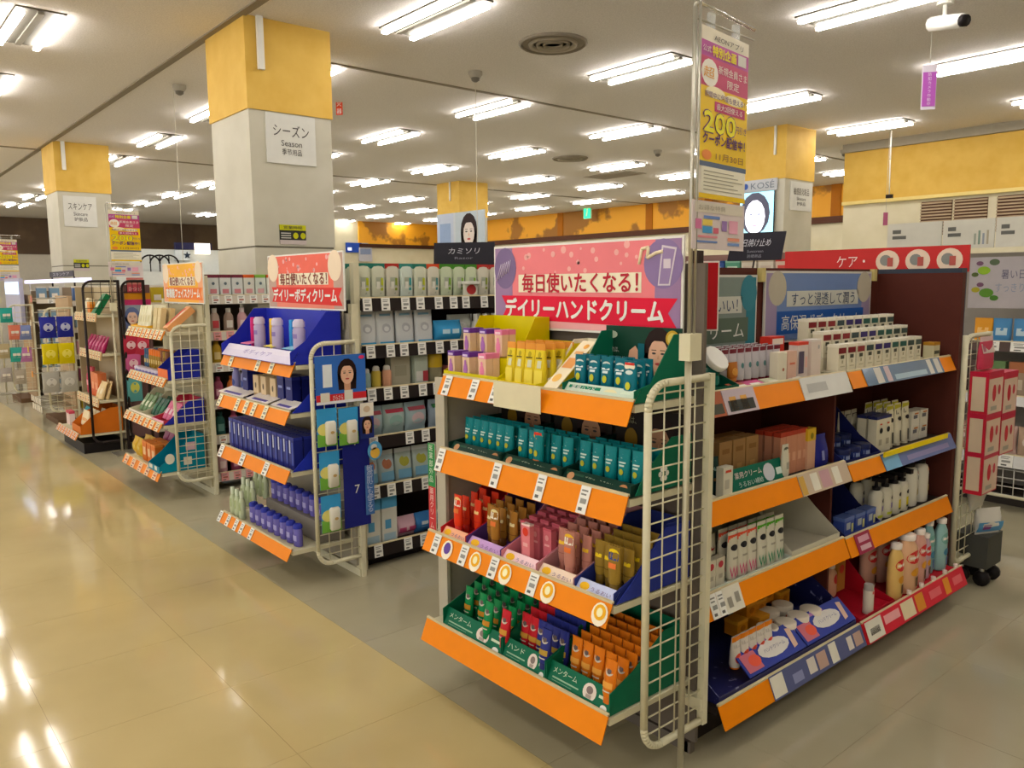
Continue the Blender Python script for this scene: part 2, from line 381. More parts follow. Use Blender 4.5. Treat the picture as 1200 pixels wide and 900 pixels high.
for k, ch in enumerate('防犯カメラ作動中'): lt0.text(ch, 0, .115 - .033 * k, .03, -.005, mat('ead8ec', .5))
lt0.obj('lettering', pc0)
hang('hanging_tag', 545, 260, 273, 12.5, 5, mat('a03a6a', .5), '', WHITE, 'small magenta tag hanging before the far orange wall')
hang('hanging_tag', 1038, 249, 264, 11.6, 5, mat('a85a78', .5), '', WHITE, 'small pink tag hanging in front of the cream back wall')
def cctv(px, py, lab, s=1.0):
    q = at(px, py, 2, CEIL)
    o = MB().rod((0, 0, 0), (0, 0, -.10 * s), .014 * s, LGREY, 8).lathe([(.05 * s, 0), (.05 * s, -.02 * s)], LGREY).obj('security_camera', None, (q.x, q.y, CEIL), label=lab, cat='camera')
    MB().rod((-.10 * s, .05 * s, -.10 * s), (.12 * s, -.04 * s, -.15 * s), .045 * s, WHITE, 10).obj('camera_body', o)
    MB().rod((.115 * s, -.038 * s, -.149 * s), (.15 * s, -.053 * s, -.158 * s), .036 * s, BLACK, 10).obj('lens_hood', o)
cctv(1108, 2, 'white bullet security camera at the top of the shop ceiling', 1.2)
def dome(px, py, lab):
    q = at(px, py, 2, CEIL)
    o = MB().lathe([(.07, 0), (.07, -.03), (.05, -.06)], mat('a8a294', .4)).obj('ceiling_sensor', None, (q.x, q.y, CEIL), label=lab, cat='sensor')
    MB().lathe([(.045, -.05), (.04, -.085), (.015, -.10)], mat('6f6a60', .3)).obj('sensor_dome', o)
dome(557, 84, 'grey ceiling sensor with a long cord in the middle of the ceiling'); dome(210, 100, 'grey ceiling sensor to the side of the large column'); dome(771, 176, 'grey ceiling sensor beside the hanging coupon poster'); dome(990, 176, 'grey ceiling sensor above the yellow back wall')
q = at(557, 90, 2, CEIL); MB().rod((q.x, q.y, CEIL), (q.x, q.y, 1.95), .0035, OFFW, 4).obj('ceiling_string', None, label='long white cord hanging from the middle ceiling sensor', cat='cord')
q = at(203, 105, 2, CEIL); MB().rod((q.x, q.y, CEIL), (q.x, q.y, 1.75), .0035, OFFW, 4).obj('ceiling_string', None, label='thin white cord hanging between the two yellow-topped columns', cat='cord')
# rods with a clip hanging on the right
q = at(1044, 170, 1, 11.5); r2 = at(1042, 228, 1, 11.5)
o = MB().rod((q.x, 11.5, q.z - .2), (q.x, 11.5, CEIL), .012, WHITE).rod((q.x, 11.5, q.z - .2), (r2.x, 11.5, r2.z), .009, OFFW).obj('ceiling_hanger', None, label='white ceiling hanger rod in front of the yellow back wall', cat='hanger')
MB().box(r2.x - .04, r2.x + .05, 11.48, 11.52, r2.z - .05, r2.z, DARK).obj('clip', o)
# exit sign
p = at(688, 249, 1, 16.4)
o = MB().box(-.14, .14, 0, .05, -.17, .17, mat('d8f0e0', .4)).obj('exit_sign', None, (p.x, 16.4, p.z), label='small glowing green emergency exit sign on the far orange wall', cat='sign')
MB().box(-.13, .13, -.004, 0, -.16, .16, mat('20c878', .4, 0, 2.0)).obj('lit_panel', o)
MB().oval(.0, .08, .03, .035, -.006, WHITE).poly([(-.05, -.1), (-.02, .04), (.03, .04), (.0, -.1)], -.006, WHITE).obj('pictogram', o)
MB().rod((0, .025, .17), (0, .025, CEIL - p.z), .012, GREY).obj('bracket', o)
# ================================================================== shelving and product builders
class F:
    """a shelf side: local x to the viewer's right, local y = depth behind the front line, local z up"""
    def __init__(s, ox, oy, deg): s.ox, s.oy, s.a = ox, oy, R(deg)
    def w(s, x, y): return s.ox + x * math.cos(s.a) - y * math.sin(s.a), s.oy + x * math.sin(s.a) + y * math.cos(s.a)
FRONT = F(0, 0, 0)          # endcaps: local = world
SIDE = F(0, 0, 90)          # long sides facing +X: local x = world Y, local y = -world X

def tagmesh(w, h, m, style):
    b = MB().box(-w / 2, w / 2, -.0015, 0, 0, h, m)
    for k, z in enumerate((.80, .66)): b.rect(-w * .34, w * (.30 - .1 * k), h * z, h * (z + .06), -.0022, mat('8a8a84', .6))
    b.rect(-w * .28, w * .34, h * .36, h * .54, -.0022, mat('9a9a94', .6) if style else mat('b06a5a', .6))
    b.rect(-w * .3, w * .1, h * .10, h * .22, -.0022, mat('6b6b66', .6))
    return b.mesh('price_tag')
TAGS = {}
def price_tag(parent, w, h, x, y, z, tilt, m=WHITE, style=1):
    k = (round(w, 3), round(h, 3), m.name, style)
    if k not in TAGS: TAGS[k] = tagmesh(w, h, m, style)
    return mk('price_tag', TAGS[k], parent, (x, y, z), 0, rx=tilt)

def shelf(parent, x0, x1, yf, yb, z, rail=ORANGE, rh=.075, lean=.033, tags=(), tw=.042, deckm=CREAMM, th=.022, tagm=WHITE, style=1):
    """deck plus leaning price rail plus tags"""
    s = MB().box(x0, x1, yf + .006, yb, z - th, z, deckm).obj('shelf', parent)
    zt = z + .016
    tilt = -math.atan2(lean, rh)
    L = math.hypot(lean, rh)
    if rail:
        r = MB().prism([(yf, zt), (yf + .004, zt), (yf - lean + .004, zt - rh), (yf - lean, zt - rh)], 0, x0, x1, rail)
        r.obj('price_rail', s)
        MB().prism([(yf - .003, zt + .002), (yf + .006, zt + .004), (yf + .006, zt - .004), (yf - .003, zt - .004)], 0, x0, x1, mat('d8c9a0', .3)).obj('rail_lip', s)
    for x in tags:
        price_tag(s, tw, L * .94, x, yf - lean * .97 - .003, zt - rh * .97, tilt, tagm, style)
    return s

def surf_const(y): return lambda x, z: y
def product(kind, w, h, d, m, m2=None, prints=(), cap=.18, flat=False, name=None, m3=None):
    """returns a list of (part name, mesh): first the body, then its parts; origin at the base, front faces -y"""
    b = MB(); c = MB(); lab = MB(); fn = surf_const(-d / 2)
    m2 = m2 or m; cn = 'cap'
    if kind == 'carton':
        b.box(-w / 2, w / 2, -d / 2, d / 2, 0, h, m)
        if m2 is not m: b.box(-w / 2 - .0007, w / 2 + .0007, -d / 2 - .0007, d / 2 + .0007, h * (1 - cap), h + .0007, m2)
        fn = surf_const(-d / 2 - .0005)
    elif kind == 'tube':
        ch = h * cap; bh = h - ch; hw, hd = w / 2, d / 2
        b.loft([(hw * .80, hd * .92, ch), (hw * .92, hd, ch + bh * .08), (hw * .96, hd * .82, ch + bh * .5), (hw, .0035, ch + bh * .92), (hw, .003, h)], m, 12)
        c.loft([(hw * .72, hd * .86, 0), (hw * .74, hd * .88, ch * .95), (hw * .6, hd * .7, ch)], m2, 12)
        def fn(x, z):
            t = max(0, min(1, (z - ch) / bh)); q = hd * (1 - t * .18 / .5) if t < .5 else hd * (.82 - (t - .5) / .42 * .80)
            return -max(.004, q) * math.sqrt(max(.12, 1 - (x / (hw * 1.02)) ** 2))
    elif kind == 'pouch':
        hw, hd = w / 2, d / 2
        b.loft([(hw * .94, hd * .8, 0), (hw * .98, hd, h * .12), (hw, hd * .8, h * .5), (hw, .004, h * .88), (hw, .002, h)], m, 12, .6)
        def fn(x, z):
            t = z / h; q = hd if t < .12 else hd * (1 - (t - .12) * .53) if t < .5 else hd * max(.02, .8 - (t - .5) / .38 * .78)
            return -max(.004, q)
        if m2 is not m: b.loft([(hw + .001, .0045, h * .86), (hw + .001, .003, h + .001)], m2, 12, .6)
    elif kind == 'bag':
        hw, hd = w / 2, d / 2
        b.loft([(hw, .002, 0), (hw, .004, h * .06), (hw * .97, hd, h * .35), (hw * .97, hd, h * .65), (hw, .005, h * .9), (hw, .002, h)], m, 12, .7)
        def fn(x, z):
            t = z / h; return -max(.005, hd * min(1, t / .35, max(0, .92 - t) / .25)) * (1 - .15 * abs(x / hw))
        if m2 is not m: b.box(-hw - .001, hw + .001, -.004, .004, h * .86, h + .001, m2)
    elif kind in ('pump', 'bottle', 'stick', 'jar', 'spray'):
        r = w / 2; sy = d / w
        if kind == 'pump':
            bh = h * .70; prof = [(r * .94, 0), (r, h * .03), (r, bh * .82), (r * .8, bh * .95), (r * .42, bh)]
            c.lathe([(r * .40, bh), (r * .42, bh + h * .07), (r * .2, bh + h * .08), (r * .14, bh + h * .2)], m2, 10)
            c.box(-r * .32, r * .32, -r * 1.1, r * .35, bh + h * .2, h, m2); cn = 'pump_head'
        elif kind == 'bottle':
            bh = h * (1 - cap); prof = [(r * .9, 0), (r, h * .04), (r, bh * .66), (r * .9, bh * .84), (r * .5, bh)]
            c.lathe([(r * .48, bh), (r * .5, h * .99), (r * .44, h)], m2, 12)
        elif kind == 'spray':
            bh = h * .80; prof = [(r * .96, 0), (r, h * .02), (r, bh * .9), (r * .78, bh)]
            c.lathe([(r * .76, bh), (r * .74, h * .93), (r * .5, h)], m2, 12)
        elif kind == 'stick':
            bh = h * (1 - cap); prof = [(r * .9, 0), (r, h * .02), (r, bh)]
            c.lathe([(r * .92, bh), (r * .9, h * .98), (r * .8, h)], m2, 12)
        else:
            bh = h * (1 - cap); prof = [(r * .84, 0), (r * .94, h * .06), (r * .94, bh)]
            c.lathe([(r, bh), (r, h * .96), (r * .92, h)], m2, 16); cn = 'lid'
        b.lathe(prof, m, 14, sy=sy)
        def fn(x, z):
            q = r
            for (ra, za), (rb, zb) in zip(prof, prof[1:]):
                if za <= z <= zb: q = ra + (rb - ra) * (z - za) / max(1e-6, zb - za)
            return -sy * math.sqrt(max(q * q * .1, q * q - x * x))
    elif kind == 'blister':
        b.box(-w / 2, w / 2, 0, .002, 0, h, m)
        b.rect(-w / 2, w / 2, 0, h * .34, -.0006, m2); b.oval(-w * .15, h * .45, w * .34, h * .16, -.0009, m3 or YEL)
        c.loft([(w * .2, .006, h * .05), (w * .25, .018, h * .09), (w * .25, .018, h * .62), (w * .2, .006, h * .67)], OFFW, 12, .6)
        c.xf(Matrix.Translation((w * .12, -.012, 0))); cn = 'blister_bubble'
        fn = lambda x, z: -.031
    fn0 = fn
    for kk, p in enumerate(prints):
        fn = lambda x, z, o=.0006 * kk: fn0(x, z) - o
        if p[0] == 'r': lab.rect(p[1] * w, p[2] * w, p[3] * h, p[4] * h, 0, p[5], fn)
        elif p[0] == 'o': lab.oval(p[1] * w, p[2] * h, p[3] * w, p[4] * h, 0, p[5], fn)
        elif p[0] == 't':
            z = p[3] * h; lab.text(p[1], p[2] * w, z, p[4] * h, fn(p[2] * w, z) - .0016, p[5], p[6] * w)
        elif p[0] == 'z':
            n = 7
            for i in range(n):
                xa = (-.42 + .84 * i / n) * w; xb = (-.42 + .84 * (i + 1) / n) * w; za, zb = (p[1] * h, p[2] * h) if i % 2 else (p[2] * h, p[1] * h); t = .04 * h
                lab.add([(xa, fn(xa, za) - .0012, za - t), (xb, fn(xb, zb) - .0012, zb - t), (xb, fn(xb, zb) - .0012, zb + t), (xa, fn(xa, za) - .0012, za + t)], [(0, 1, 2, 3)], p[3])
    nm = name or {'carton': 'cream_carton', 'tube': 'cream_tube', 'pouch': 'refill_pouch', 'bag': 'hanging_bag', 'pump': 'pump_bottle', 'bottle': 'lotion_bottle', 'stick': 'balm_stick', 'jar': 'cream_jar', 'spray': 'spray_can', 'blister': 'blister_pack'}[kind]
    if flat:
        for q in (c, lab):
            base = len(b.v); 
            for mm in q.mats:
                if mm not in b.mats: b.mats.append(mm)
            b.v += q.v; b.f += [[base + i for i in f] for f in q.f]; b.mi += [b.mats.index(q.mats[i]) for i in q.mi]; b.sm += q.sm
        return [(nm, b.mesh(nm))]
    out = [(nm, b.mesh(nm))]
    if c.v: out.append((cn, c.mesh(cn)))
    if lab.v: out.append(('label_print', lab.mesh('label_print')))
    return out
def put(pr, fr, x, y, z, label, cat, group=None, turn=0, tilt=0):
    X, Y = fr.w(x, y)
    o = mk(pr[0][0], pr[0][1], None, (X, Y, z), fr.a + R(turn), rx=R(tilt), label=label, cat=cat, group=group)
    for n, me in pr[1:]: mk(n, me, o)
    return o
def grid(pr, fr, xs, ys, z, label, cat, group, step=0.0, jit=1.5, tilt=0):
    """a block of identical products; step raises each row behind"""
    for j, y in enumerate(ys):
        for x in xs:
            put(pr, fr, x, y, z + step * j, label, cat, group, random.uniform(-jit, jit), tilt)
def span(a, b, n): return [a + (b - a) * (i + .5) / n for i in range(n)]
def ys(a, pitch, n): return [a + pitch * i for i in range(n)]

def tray(fr, x0, x1, y0, y1, z, hf, hb, m, label, prints=None, back=True, mf=None, name='display_tray', hm=None, lean=0.0, inner=None):
    """open counter tray: low front, side panels rising to a high back"""
    X, Y = fr.w(x0, y0); wd, dp = x1 - x0, y1 - y0
    o = MB().box(0, wd, 0, dp, 0, .003, m).obj(name, None, (X, Y, z), fr.a, label=label, cat='display tray')
    MB().prism([(0, .003), (.003, .003), (lean + .003, hf), (lean, hf)], 0, 0, wd, mf or m).obj('front_panel', o)
    hm = hm if hm is not None else hf + (hb - hf) * .45
    for x in (0, wd - .003):
        MB().prism([(.003, .003), (dp, .003), (dp, hb), (dp * .72, hb), (dp * .3, hm), (.003, hf)], 0, x, x + .003, m).obj('side_panel', o)
    if back: MB().box(.003, wd - .003, dp - .003, dp, .003, hb, inner or m).obj('back_panel', o)
    if prints:
        b = MB(); prints(b, wd, hf)
        if lean: b.xf(Matrix.Shear('XY', 4, (0, 0)) @ Matrix.Identity(4)) if False else None
        sh = Matrix.Identity(4); sh[1][2] = lean / hf
        b.xf(sh); b.obj('front_print', o)
    return o
def wire_panel(parent, X, y0, y1, z0, z1, m=CREAMM, r=.012, nv=3, pitch=.056, leg=True, rad=.08, wire=.0028, grid_from=None):
    """mesh side panel in the plane x=X: rounded front corners (low y), grid wires"""
    fr = MB(); pts = [(X, y1, z1)]
    for k in range(11): a = R(90 + 9 * k); pts.append((X, y0 + rad + rad * math.cos(a), z1 - rad + rad * math.sin(a)))
    for k in range(11): a = R(180 + 9 * k); pts.append((X, y0 + rad + rad * math.cos(a), z0 + rad + rad * math.sin(a)))
    pts.append((X, y1, z0)); fr.path(pts, r, m, 8)
    fr.box(X - r, X + r, y1 - r, y1 + r, 0 if leg else z0 - r, z1 + r, m)
    f = fr.obj('wire_panel', parent)
    g = MB()
    for k in range(nv):
        y = y0 + (y1 - y0) * (k + 1) / (nv + 1); e = .035 if k == 0 else 0
        g.rod((X, y, grid_from or z0 + e * .3), (X, y, z1 - e * .3), wire, m, 5)
    z = grid_from or z0 + .05
    while z < z1 - .03:
        g.rod((X - .004, y0, z), (X - .004, y1, z), wire, m, 5); z += pitch
    g.obj('wire_grid', f, kind='stuff')
    return f
def sign_board(x0, x1, Y, z0, z1, draw, label, th=.008, back=WHITE):
    o = MB().box(x0, x1, Y, Y + th, z0, z1, back).obj('header_sign', None, label=label, cat='sign')
    b = MB(); draw(b, x0, x1, z0, z1, Y - .001); b.obj('printed_face', o)
    for s in (x0 + .05, x1 - .05): MB().rod((s, Y + th + .006, z0 - .10), (s, Y + th + .006, z0 + .12), .006, STEEL).obj('sign_post', o)
    return o
# ================================================================== front endcap (hand cream) and its gondola
WOFF = {}
_mk = mk
def mk(name, data, parent=None, loc=(0, 0, 0), rz=0, rx=0, **kw):
    if parent is not None and parent.name in WOFF:
        q = WOFF[parent.name]; loc = (loc[0] - q[0], loc[1] - q[1], loc[2])
    return _mk(name, data, parent, loc, rz, rx, **kw)
def unit(name, fr, x, y, label, cat='display shelf', **kw):
    X, Y = fr.w(x, y)
    o = empty(name, (X, Y, 0), fr.a, label=label, cat=cat, **kw); WOFF[o.name] = (x, y); return o
def ex(px, py, Y): return at(px, py, 1, Y).x
def sy(px, py, X): return at(px, py, 0, X).y

e1 = unit('endcap_shelf', FRONT, -2.05, 2.09, 'front endcap display of hand creams with four orange-railed shelves and wire side')
X0, X1 = -2.525, -1.555
MB().box(-2.56, -1.53, 2.09, 2.105, .06, 1.66, mat('6f665c', .6)).obj('back_panel', e1)
MB().box(-2.60, -2.54, 1.80, 1.815, .2, 1.235, mat('b8b2a0', .4)).obj('side_post', e1)
MB().box(-2.575, -2.56, 1.815, 2.09, .2, 1.235, mat('a8a192', .5)).obj('side_panel', e1)
for x in (-2.58, -1.60): MB().box(x, x + .03, 2.105, 2.135, 0, 1.70, mat('3a302c', .5)).obj('post', e1)
MB().box(-2.56, -1.56, 2.105, 2.13, .0, .04, mat('6f665c', .6)).obj('floor_bar', e1)
shelf(e1, X0, X1, 1.79, 2.09, 1.237, tags=[ex(525, 455, 1.775), ex(556, 461, 1.775), ex(581, 466, 1.775)])
shelf(e1, X0, X1, 1.77, 2.09, .952, rh=.088, tags=[ex(517, 541, 1.755), ex(582, 561, 1.755), ex(634, 576, 1.755), ex(685, 590, 1.755)])
s3 = shelf(e1, X0, X1, 1.705, 2.09, .634, rh=.072, tags=[ex(512, 634, 1.69), ex(544, 649, 1.69), ex(579, 663, 1.69), ex(625, 684, 1.69)])
shelf(e1, X0, X1, 1.69, 2.09, .282, rh=.085)
badge = MB().oval(0, .03, .032, .036, -.001, mat('fff2d8', .4)).oval(0, .036, .024, .024, -.002, mat('f2b21c', .4)).oval(0, .036, .012, .014, -.003, mat('fdf3c0', .4)).mesh('round_badge')
badge2 = MB().oval(0, .03, .032, .036, -.001, mat('fff2d8', .4)).oval(0, .036, .02, .022, -.002, mat('6a4aa0', .4)).mesh('round_badge')
for k, (px, py) in enumerate(((524, 637), (557, 654), (592, 669), (642, 690), (703, 715))):
    mk('round_badge', badge2 if k == 0 else badge, s3, (ex(px, py, 1.685), 1.672, .582), 0, rx=-.41)
MB().box(ex(583, 466, 1.77), ex(638, 474, 1.77), 1.752, 1.754, 1.172, 1.262, mat('f2ecc8', .15, 0, 0, .75)).obj('clear_leaflet', e1)
wire_panel(e1, -1.50, 1.79, 2.085, .16, 1.305, leg=False)
MB().box(-1.58, -1.49, 2.06, 2.10, .20, .24, CREAMM).obj('bracket', e1)

# --- header sign
def circ_tube(b, cx, cz, r, y):
    b.oval(cx, cz, r, r, y, mat('8f79a8', .4), n=24)
    b.poly([(cx - .02, cz - .07), (cx + .03, cz - .07), (cx + .055, cz + .05), (cx - .005, cz + .06)], y - .001, mat('d8cdd8', .4))
    b.poly([(cx - .014, cz - .065), (cx + .025, cz - .065), (cx + .048, cz + .044), (cx + .001, cz + .052)], y - .0015, mat('9a84b0', .4))
    b.rect(cx + .003, cx + .032, cz - .015, cz + .015, y - .002, mat('d8cdd8', .4))
    pts = [(cx - .10, cz + .0), (cx - .09, cz + .05), (cx - .06, cz + .055), (cx - .065, cz + .02), (cx - .03, cz + .035), (cx - .0, cz + .04)]
    for (xa, za), (xb, zb) in zip(pts, pts[1:]): b.rod((xa, y - .001, za), (xb, y - .001, zb), .006, mat('f6e4c0', .4), 5)
def draw_sign(bg, ribbon, l1, l2, cols, frame, circle=True):
    def f(b, x0, x1, z0, z1, y):
        w, h = x1 - x0, z1 - z0; m = mat(bg, .35); rb = mat(ribbon, .35)
        b.rect(x0 + .008, x1 - .008, z0 + .008, z1 - .008, y, m)
        b.rect(x0 + .008, x0 + w * .12, z0 + .008, z1 - .008, y - .0004, mat(frame, .35)); b.rect(x1 - w * .12, x1 - .008, z0 + .008, z1 - .008, y - .0004, mat(frame, .35))
        b.rect(x0 + w * .12, x1 - w * .12, z0 + .008, z0 + h * .12, y - .0005, mat(cols, .35))
        for k in range(22):
            r = random.uniform(.005, .014); b.oval(x0 + w * random.uniform(.14, .86), z1 - h * random.uniform(.06, .34), r, r, y - .0006, mat('f6b2ae', .35), n=10)
        if circle:
            b.oval(x0 + w * .075, z1 - h * .27, w * .07, h * .25, y - .001, mat('7d6a94', .4), n=24)
            for k in range(6): b.rod((x0 + w * (.02 + .015 * k), y - .0015, z1 - h * (.42 - .02 * k)), (x0 + w * (.05 + .012 * k), y - .0015, z1 - h * (.22 - .01 * k)), .0022, mat('c9bcd4', .4), 4)
            circ_tube(b, x1 - w * .085, z1 - h * .27, w * .085, y - .001)
        else:
            for cx in (x0 + w * .08, x1 - w * .1): b.oval(cx, z1 - h * .24, w * .08, h * .26, y - .001, mat('f0dcc0', .4), n=20)
        cr = mat('f6ecd0', .4)
        b.rect(x0 + w * .16, x1 - w * .18, z0 + h * .44, z0 + h * .65, y - .0012, cr)
        b.fat(l1, (x0 + x1) / 2 - w * .005, z0 + h * .545, h * .235, y - .0025, mat('c02a3c' if circle else '8a3a28', .4), w * .62, .0018)
        b.poly([(x0 + w * .05, z0 + h * .12), (x1 - w * .02, z0 + h * .08), (x1 - w * .06, z0 + h * .235), (x1 - w * .02, z0 + h * .385), (x0 + w * .05, z0 + h * .40), (x0 + w * .085, z0 + h * .26)], y - .0012, rb)
        b.fat(l2, (x0 + x1) / 2, z0 + h * .245, h * .25, y - .0025, WHITE, w * .84, .0028)
    return f
sign_board(-2.54, -1.592, 2.062, 1.425, 1.748, draw_sign('f0848a', 'e4183c', '毎日使いたくなる！', 'デイリーハンドクリーム', 'f5b3b4', 'a080a8'), 'pink hand cream header sign with a red ribbon over the front endcap')

# --- shelf 1 of the front endcap
Z = 1.240
LEMON = mat('efd90c', .35); LEMOND = mat('d8c800', .35)
xa, xb, xc = ex(520, 440, 1.80), ex(583, 449, 1.80), ex(628, 456, 1.80)
tray(FRONT, xa, xb, 1.80, 2.055, Z, .028, .235, LEMOND, 'bright yellow stepped tray of small purple and pink cartons on the top shelf', hm=.06)
MB().box(.004, xb - xa - .004, .085, .25, .004, .084, LEMOND).obj('raised_step', bpy.data.objects['display_tray'])
pc = product('carton', .043, .100, .032, mat('e6c7a6', .4), mat('6b3a9c', .4), [('r', -.42, .42, .06, .14, mat('c9a0c8', .4)), ('o', 0, .36, .30, .24, mat('b070b8', .4)), ('o', 0, .62, .16, .10, mat('b070b8', .4)), ('r', -.36, .36, .85, .93, mat('d8c4ec', .4))])
pk = product('carton', .043, .100, .032, mat('eec9ac', .4), mat('ee86b4', .4), [('o', 0, .36, .30, .24, mat('f08ab0', .4)), ('o', 0, .62, .16, .10, mat('f08ab0', .4)), ('r', -.36, .36, .85, .93, mat('fbd9e6', .4))])
fx = [ex(533, 437, 1.83), ex(550, 440, 1.83), ex(569, 442, 1.83)]
bx = [ex(551, 412, 1.915), ex(570, 413, 1.915), ex(588, 417, 1.915)]
grid(pc, FRONT, fx[:2], [1.83, 1.864], Z + .004, 'small cream carton with purple top in the lower row of the yellow tray', 'carton', 'purple topped cartons lower row')
grid(pk, FRONT, fx[2:], [1.83, 1.864], Z + .004, 'small cream carton with pink top in the lower row of the yellow tray', 'carton', 'pink topped cartons lower row')
grid(pc, FRONT, bx[:2], [1.915, 1.95], Z + .088, 'small cream carton with purple top raised in the back row of the yellow tray', 'carton', 'purple topped cartons upper row')
grid(pk, FRONT, bx[2:], [1.915, 1.95], Z + .088, 'small cream carton with pink top raised in the back row of the yellow tray', 'carton', 'pink topped cartons upper row')
tray(FRONT, xb + .004, xc, 1.80, 2.055, Z, .02, .15, LEMON, 'bright yellow tray holding tall lemon packs on the top shelf', hm=.03)
lp = product('pouch', .048, .150, .034, mat('ead02a', .3), mat('e89a3a', .4), [('r', -.4, .4, .06, .4, mat('f0dc50', .3)), ('r', -.12, .28, .45, .62, mat('d9d9b4', .4)), ('o', .02, .75, .16, .07, mat('b8a41c', .4)), ('r', -.3, .3, .66, .69, mat('6a5a10', .4))], name='lemon_pack')
grid(lp, FRONT, span(xb + .004, xc + .002, 4), ys(1.845, .045, 4), Z + .004, 'tall lemon yellow pack with orange seal in the yellow tray', 'pack', 'lemon packs', jit=6)
xd, xe = ex(629, 456, 1.81), ex(655, 461, 1.81)
tray(FRONT, xd, xe + .02, 1.80, 2.06, Z, .012, .165, mat('f4ecd2', .4), 'cream slanted tray with white sides between lemon packs and teal pouches', hm=.04)
lf = MB().box(-.032, .032, -.001, .001, 0, .24, mat('f8eccb', .4)).rect(-.024, .024, .10, .15, -.002, mat('f0a860', .4)).rect(-.02, .02, .17, .185, -.002, mat('f0b878', .4)).oval(-.005, .05, .018, .02, -.002, mat('f4c468', .4)).oval(.01, .21, .012, .012, -.002, mat('f0b050', .4)).mesh('cream_leaflet')
mk('cream_leaflet', lf, None, ((xd + xe) / 2 + .012, 1.808, Z + .012), 0, rx=R(-52), label='long cream leaflet with orange print leaning in the slanted tray', cat='leaflet')
xg = ex(658, 464, 1.80)
def gfront(b, w, h):
    b.rect(w * .05, w * .5, h * .2, h * .85, -.001, mat('0d7f5c', .4)); b.text('薬用ハンド', w * .26, h * .68, h * .36, -.002, WHITE, w * .34); b.text('エッセンス', w * .24, h * .34, h * .34, -.002, WHITE, w * .30)
    b.oval(w * .64, h * .5, w * .1, h * .34, -.001, mat('e8e2b0', .4)); b.oval(w * .84, h * .5, w * .08, h * .3, -.001, mat('d8e8d0', .4))
tray(FRONT, xg, -1.565, 1.80, 2.06, Z, .038, .20, mat('0f6f52', .4), 'dark green tray with printed front holding teal pouches on the top shelf', gfront, hm=.055, lean=.03, mf=mat('cfe0cc', .4))
tp = product('pouch', .049, .110, .028, mat('0a6f80', .3), mat('086878', .3), [('o', 0, .80, .34, .07, mat('d4e0d8', .4)), ('r', -.34, .34, .63, .68, mat('d8e6e4', .4)), ('r', -.24, .24, .53, .60, mat('d8e6e4', .4)), ('o', 0, .36, .20, .11, mat('c9c832', .4)), ('r', -.4, .4, .02, .09, mat('d88a3c', .4))], name='teal_pouch')
txs = [ex(682, 452, 1.88), ex(698, 455, 1.88), ex(713, 457, 1.88), ex(729, 459, 1.88), ex(750, 462, 1.88)]
grid(tp, FRONT, txs, [1.875, 1.91], Z + .016, 'teal hand cream pouch with yellow diamond standing in the green top tray', 'pouch', 'teal pouches in the top tray')
tt = product('pouch', .049, .114, .026, mat('0a6f80', .3), mat('086878', .3), [('o', 0, .86, .44, .11, mat('f2ead0', .4)), ('r', -.38, .38, .89, .96, mat('d83a2c', .4)), ('o', 0, .70, .3, .06, mat('d4e0d8', .4)), ('o', 0, .34, .20, .11, mat('c9c832', .4)), ('r', -.44, .44, .01, .12, mat('d8602c', .4))], name='tester_pouch')
put(tt, FRONT, ex(738, 469, 1.835), 1.838, Z + .01, 'teal tester pouch with a red and white seal in front of the others', 'pouch')
def gposter(b, w, h):
    portrait(b, w * .72, h * .60, h * .74, -.002, top='d8b894')
    b.oval(w * .10, h * .86, w * .07, h * .06, -.003, mat('b8c4ac', .4)); b.text('それは、', w * .12, h * .62, h * .10, -.003, LGREY, w * .14); b.text('手に贈る答え。', w * .2, h * .47, h * .10, -.003, LGREY, w * .28)
    b.oval(w * .90, h * .84, w * .085, h * .125, -.005, mat('c9a22c', .3), n=20); b.oval(w * .90, h * .84, w * .06, h * .09, -.006, mat('e0c860', .3), n=16)
    b.poly([(w * .30, h * .28), (w * .34, h * .62), (w * .42, h * .70), (w * .5, h * .55), (w * .42, h * .28)], -.004, mat('e0ab8a', .5)); b.rect(w * .46, w * .545, h * .42, h * .74, -.006, mat('0c6470', .4))
    b.oval(w * .17, h * .25, w * .08, h * .09, -.003, mat('d8b018', .4), a1=180)
pa, pb = at(711, 380, 1, 2.045), at(800, 440, 1, 2.045)
face_y('face_poster', 2.043, pa.x, pb.x - .005, Z + .003, at(711, 381, 1, 2.045).z, gposter, 'dark green poster of a woman holding a tube behind the teal pouches', 'poster', mat('14402f', .4), .004)

# --- shelf 2 : teal tubes in dark green trays with face cards behind
Z = .955
ta, tb_ = ex(526, 532, 1.79), -1.56
DG = mat('153a30', .4)
def tfront(b, w, h):
    b.rect(w * .04, w * .3, h * .3, h * .8, -.001, mat('2c5a44', .4)); b.text('手肌に、うるおい', w * .52, h * .52, h * .5, -.001, mat('a8b89a', .4), w * .4)
    b.oval(w * .86, h * .5, w * .06, h * .34, -.001, mat('c98a5a', .4)); b.oval(w * .12, h * .55, w * .05, h * .3, -.002, mat('d8a070', .4))
def facecard(b, w, h):
    portrait(b, w * .66, h * .52, h * .8, -.002, 'b98a68', top='7a5a44'); b.text('それは、', w * .2, h * .8, h * .13, -.002, mat('8a8a6a', .4), w * .24); b.oval(w * .24, h * .5, w * .1, h * .18, -.002, mat('8a6a1c', .4))
tube2 = product('tube', .053, .122, .034, mat('0b7f84', .3), mat('0a5f66', .35), [('o', 0, .80, .28, .06, mat('9ed0c4', .4)), ('r', -.26, .26, .62, .66, mat('c4dcd0', .4)), ('r', -.2, .2, .54, .585, mat('c4dcd0', .4)), ('o', 0, .40, .17, .08, mat('b8b430', .4))], cap=.12)
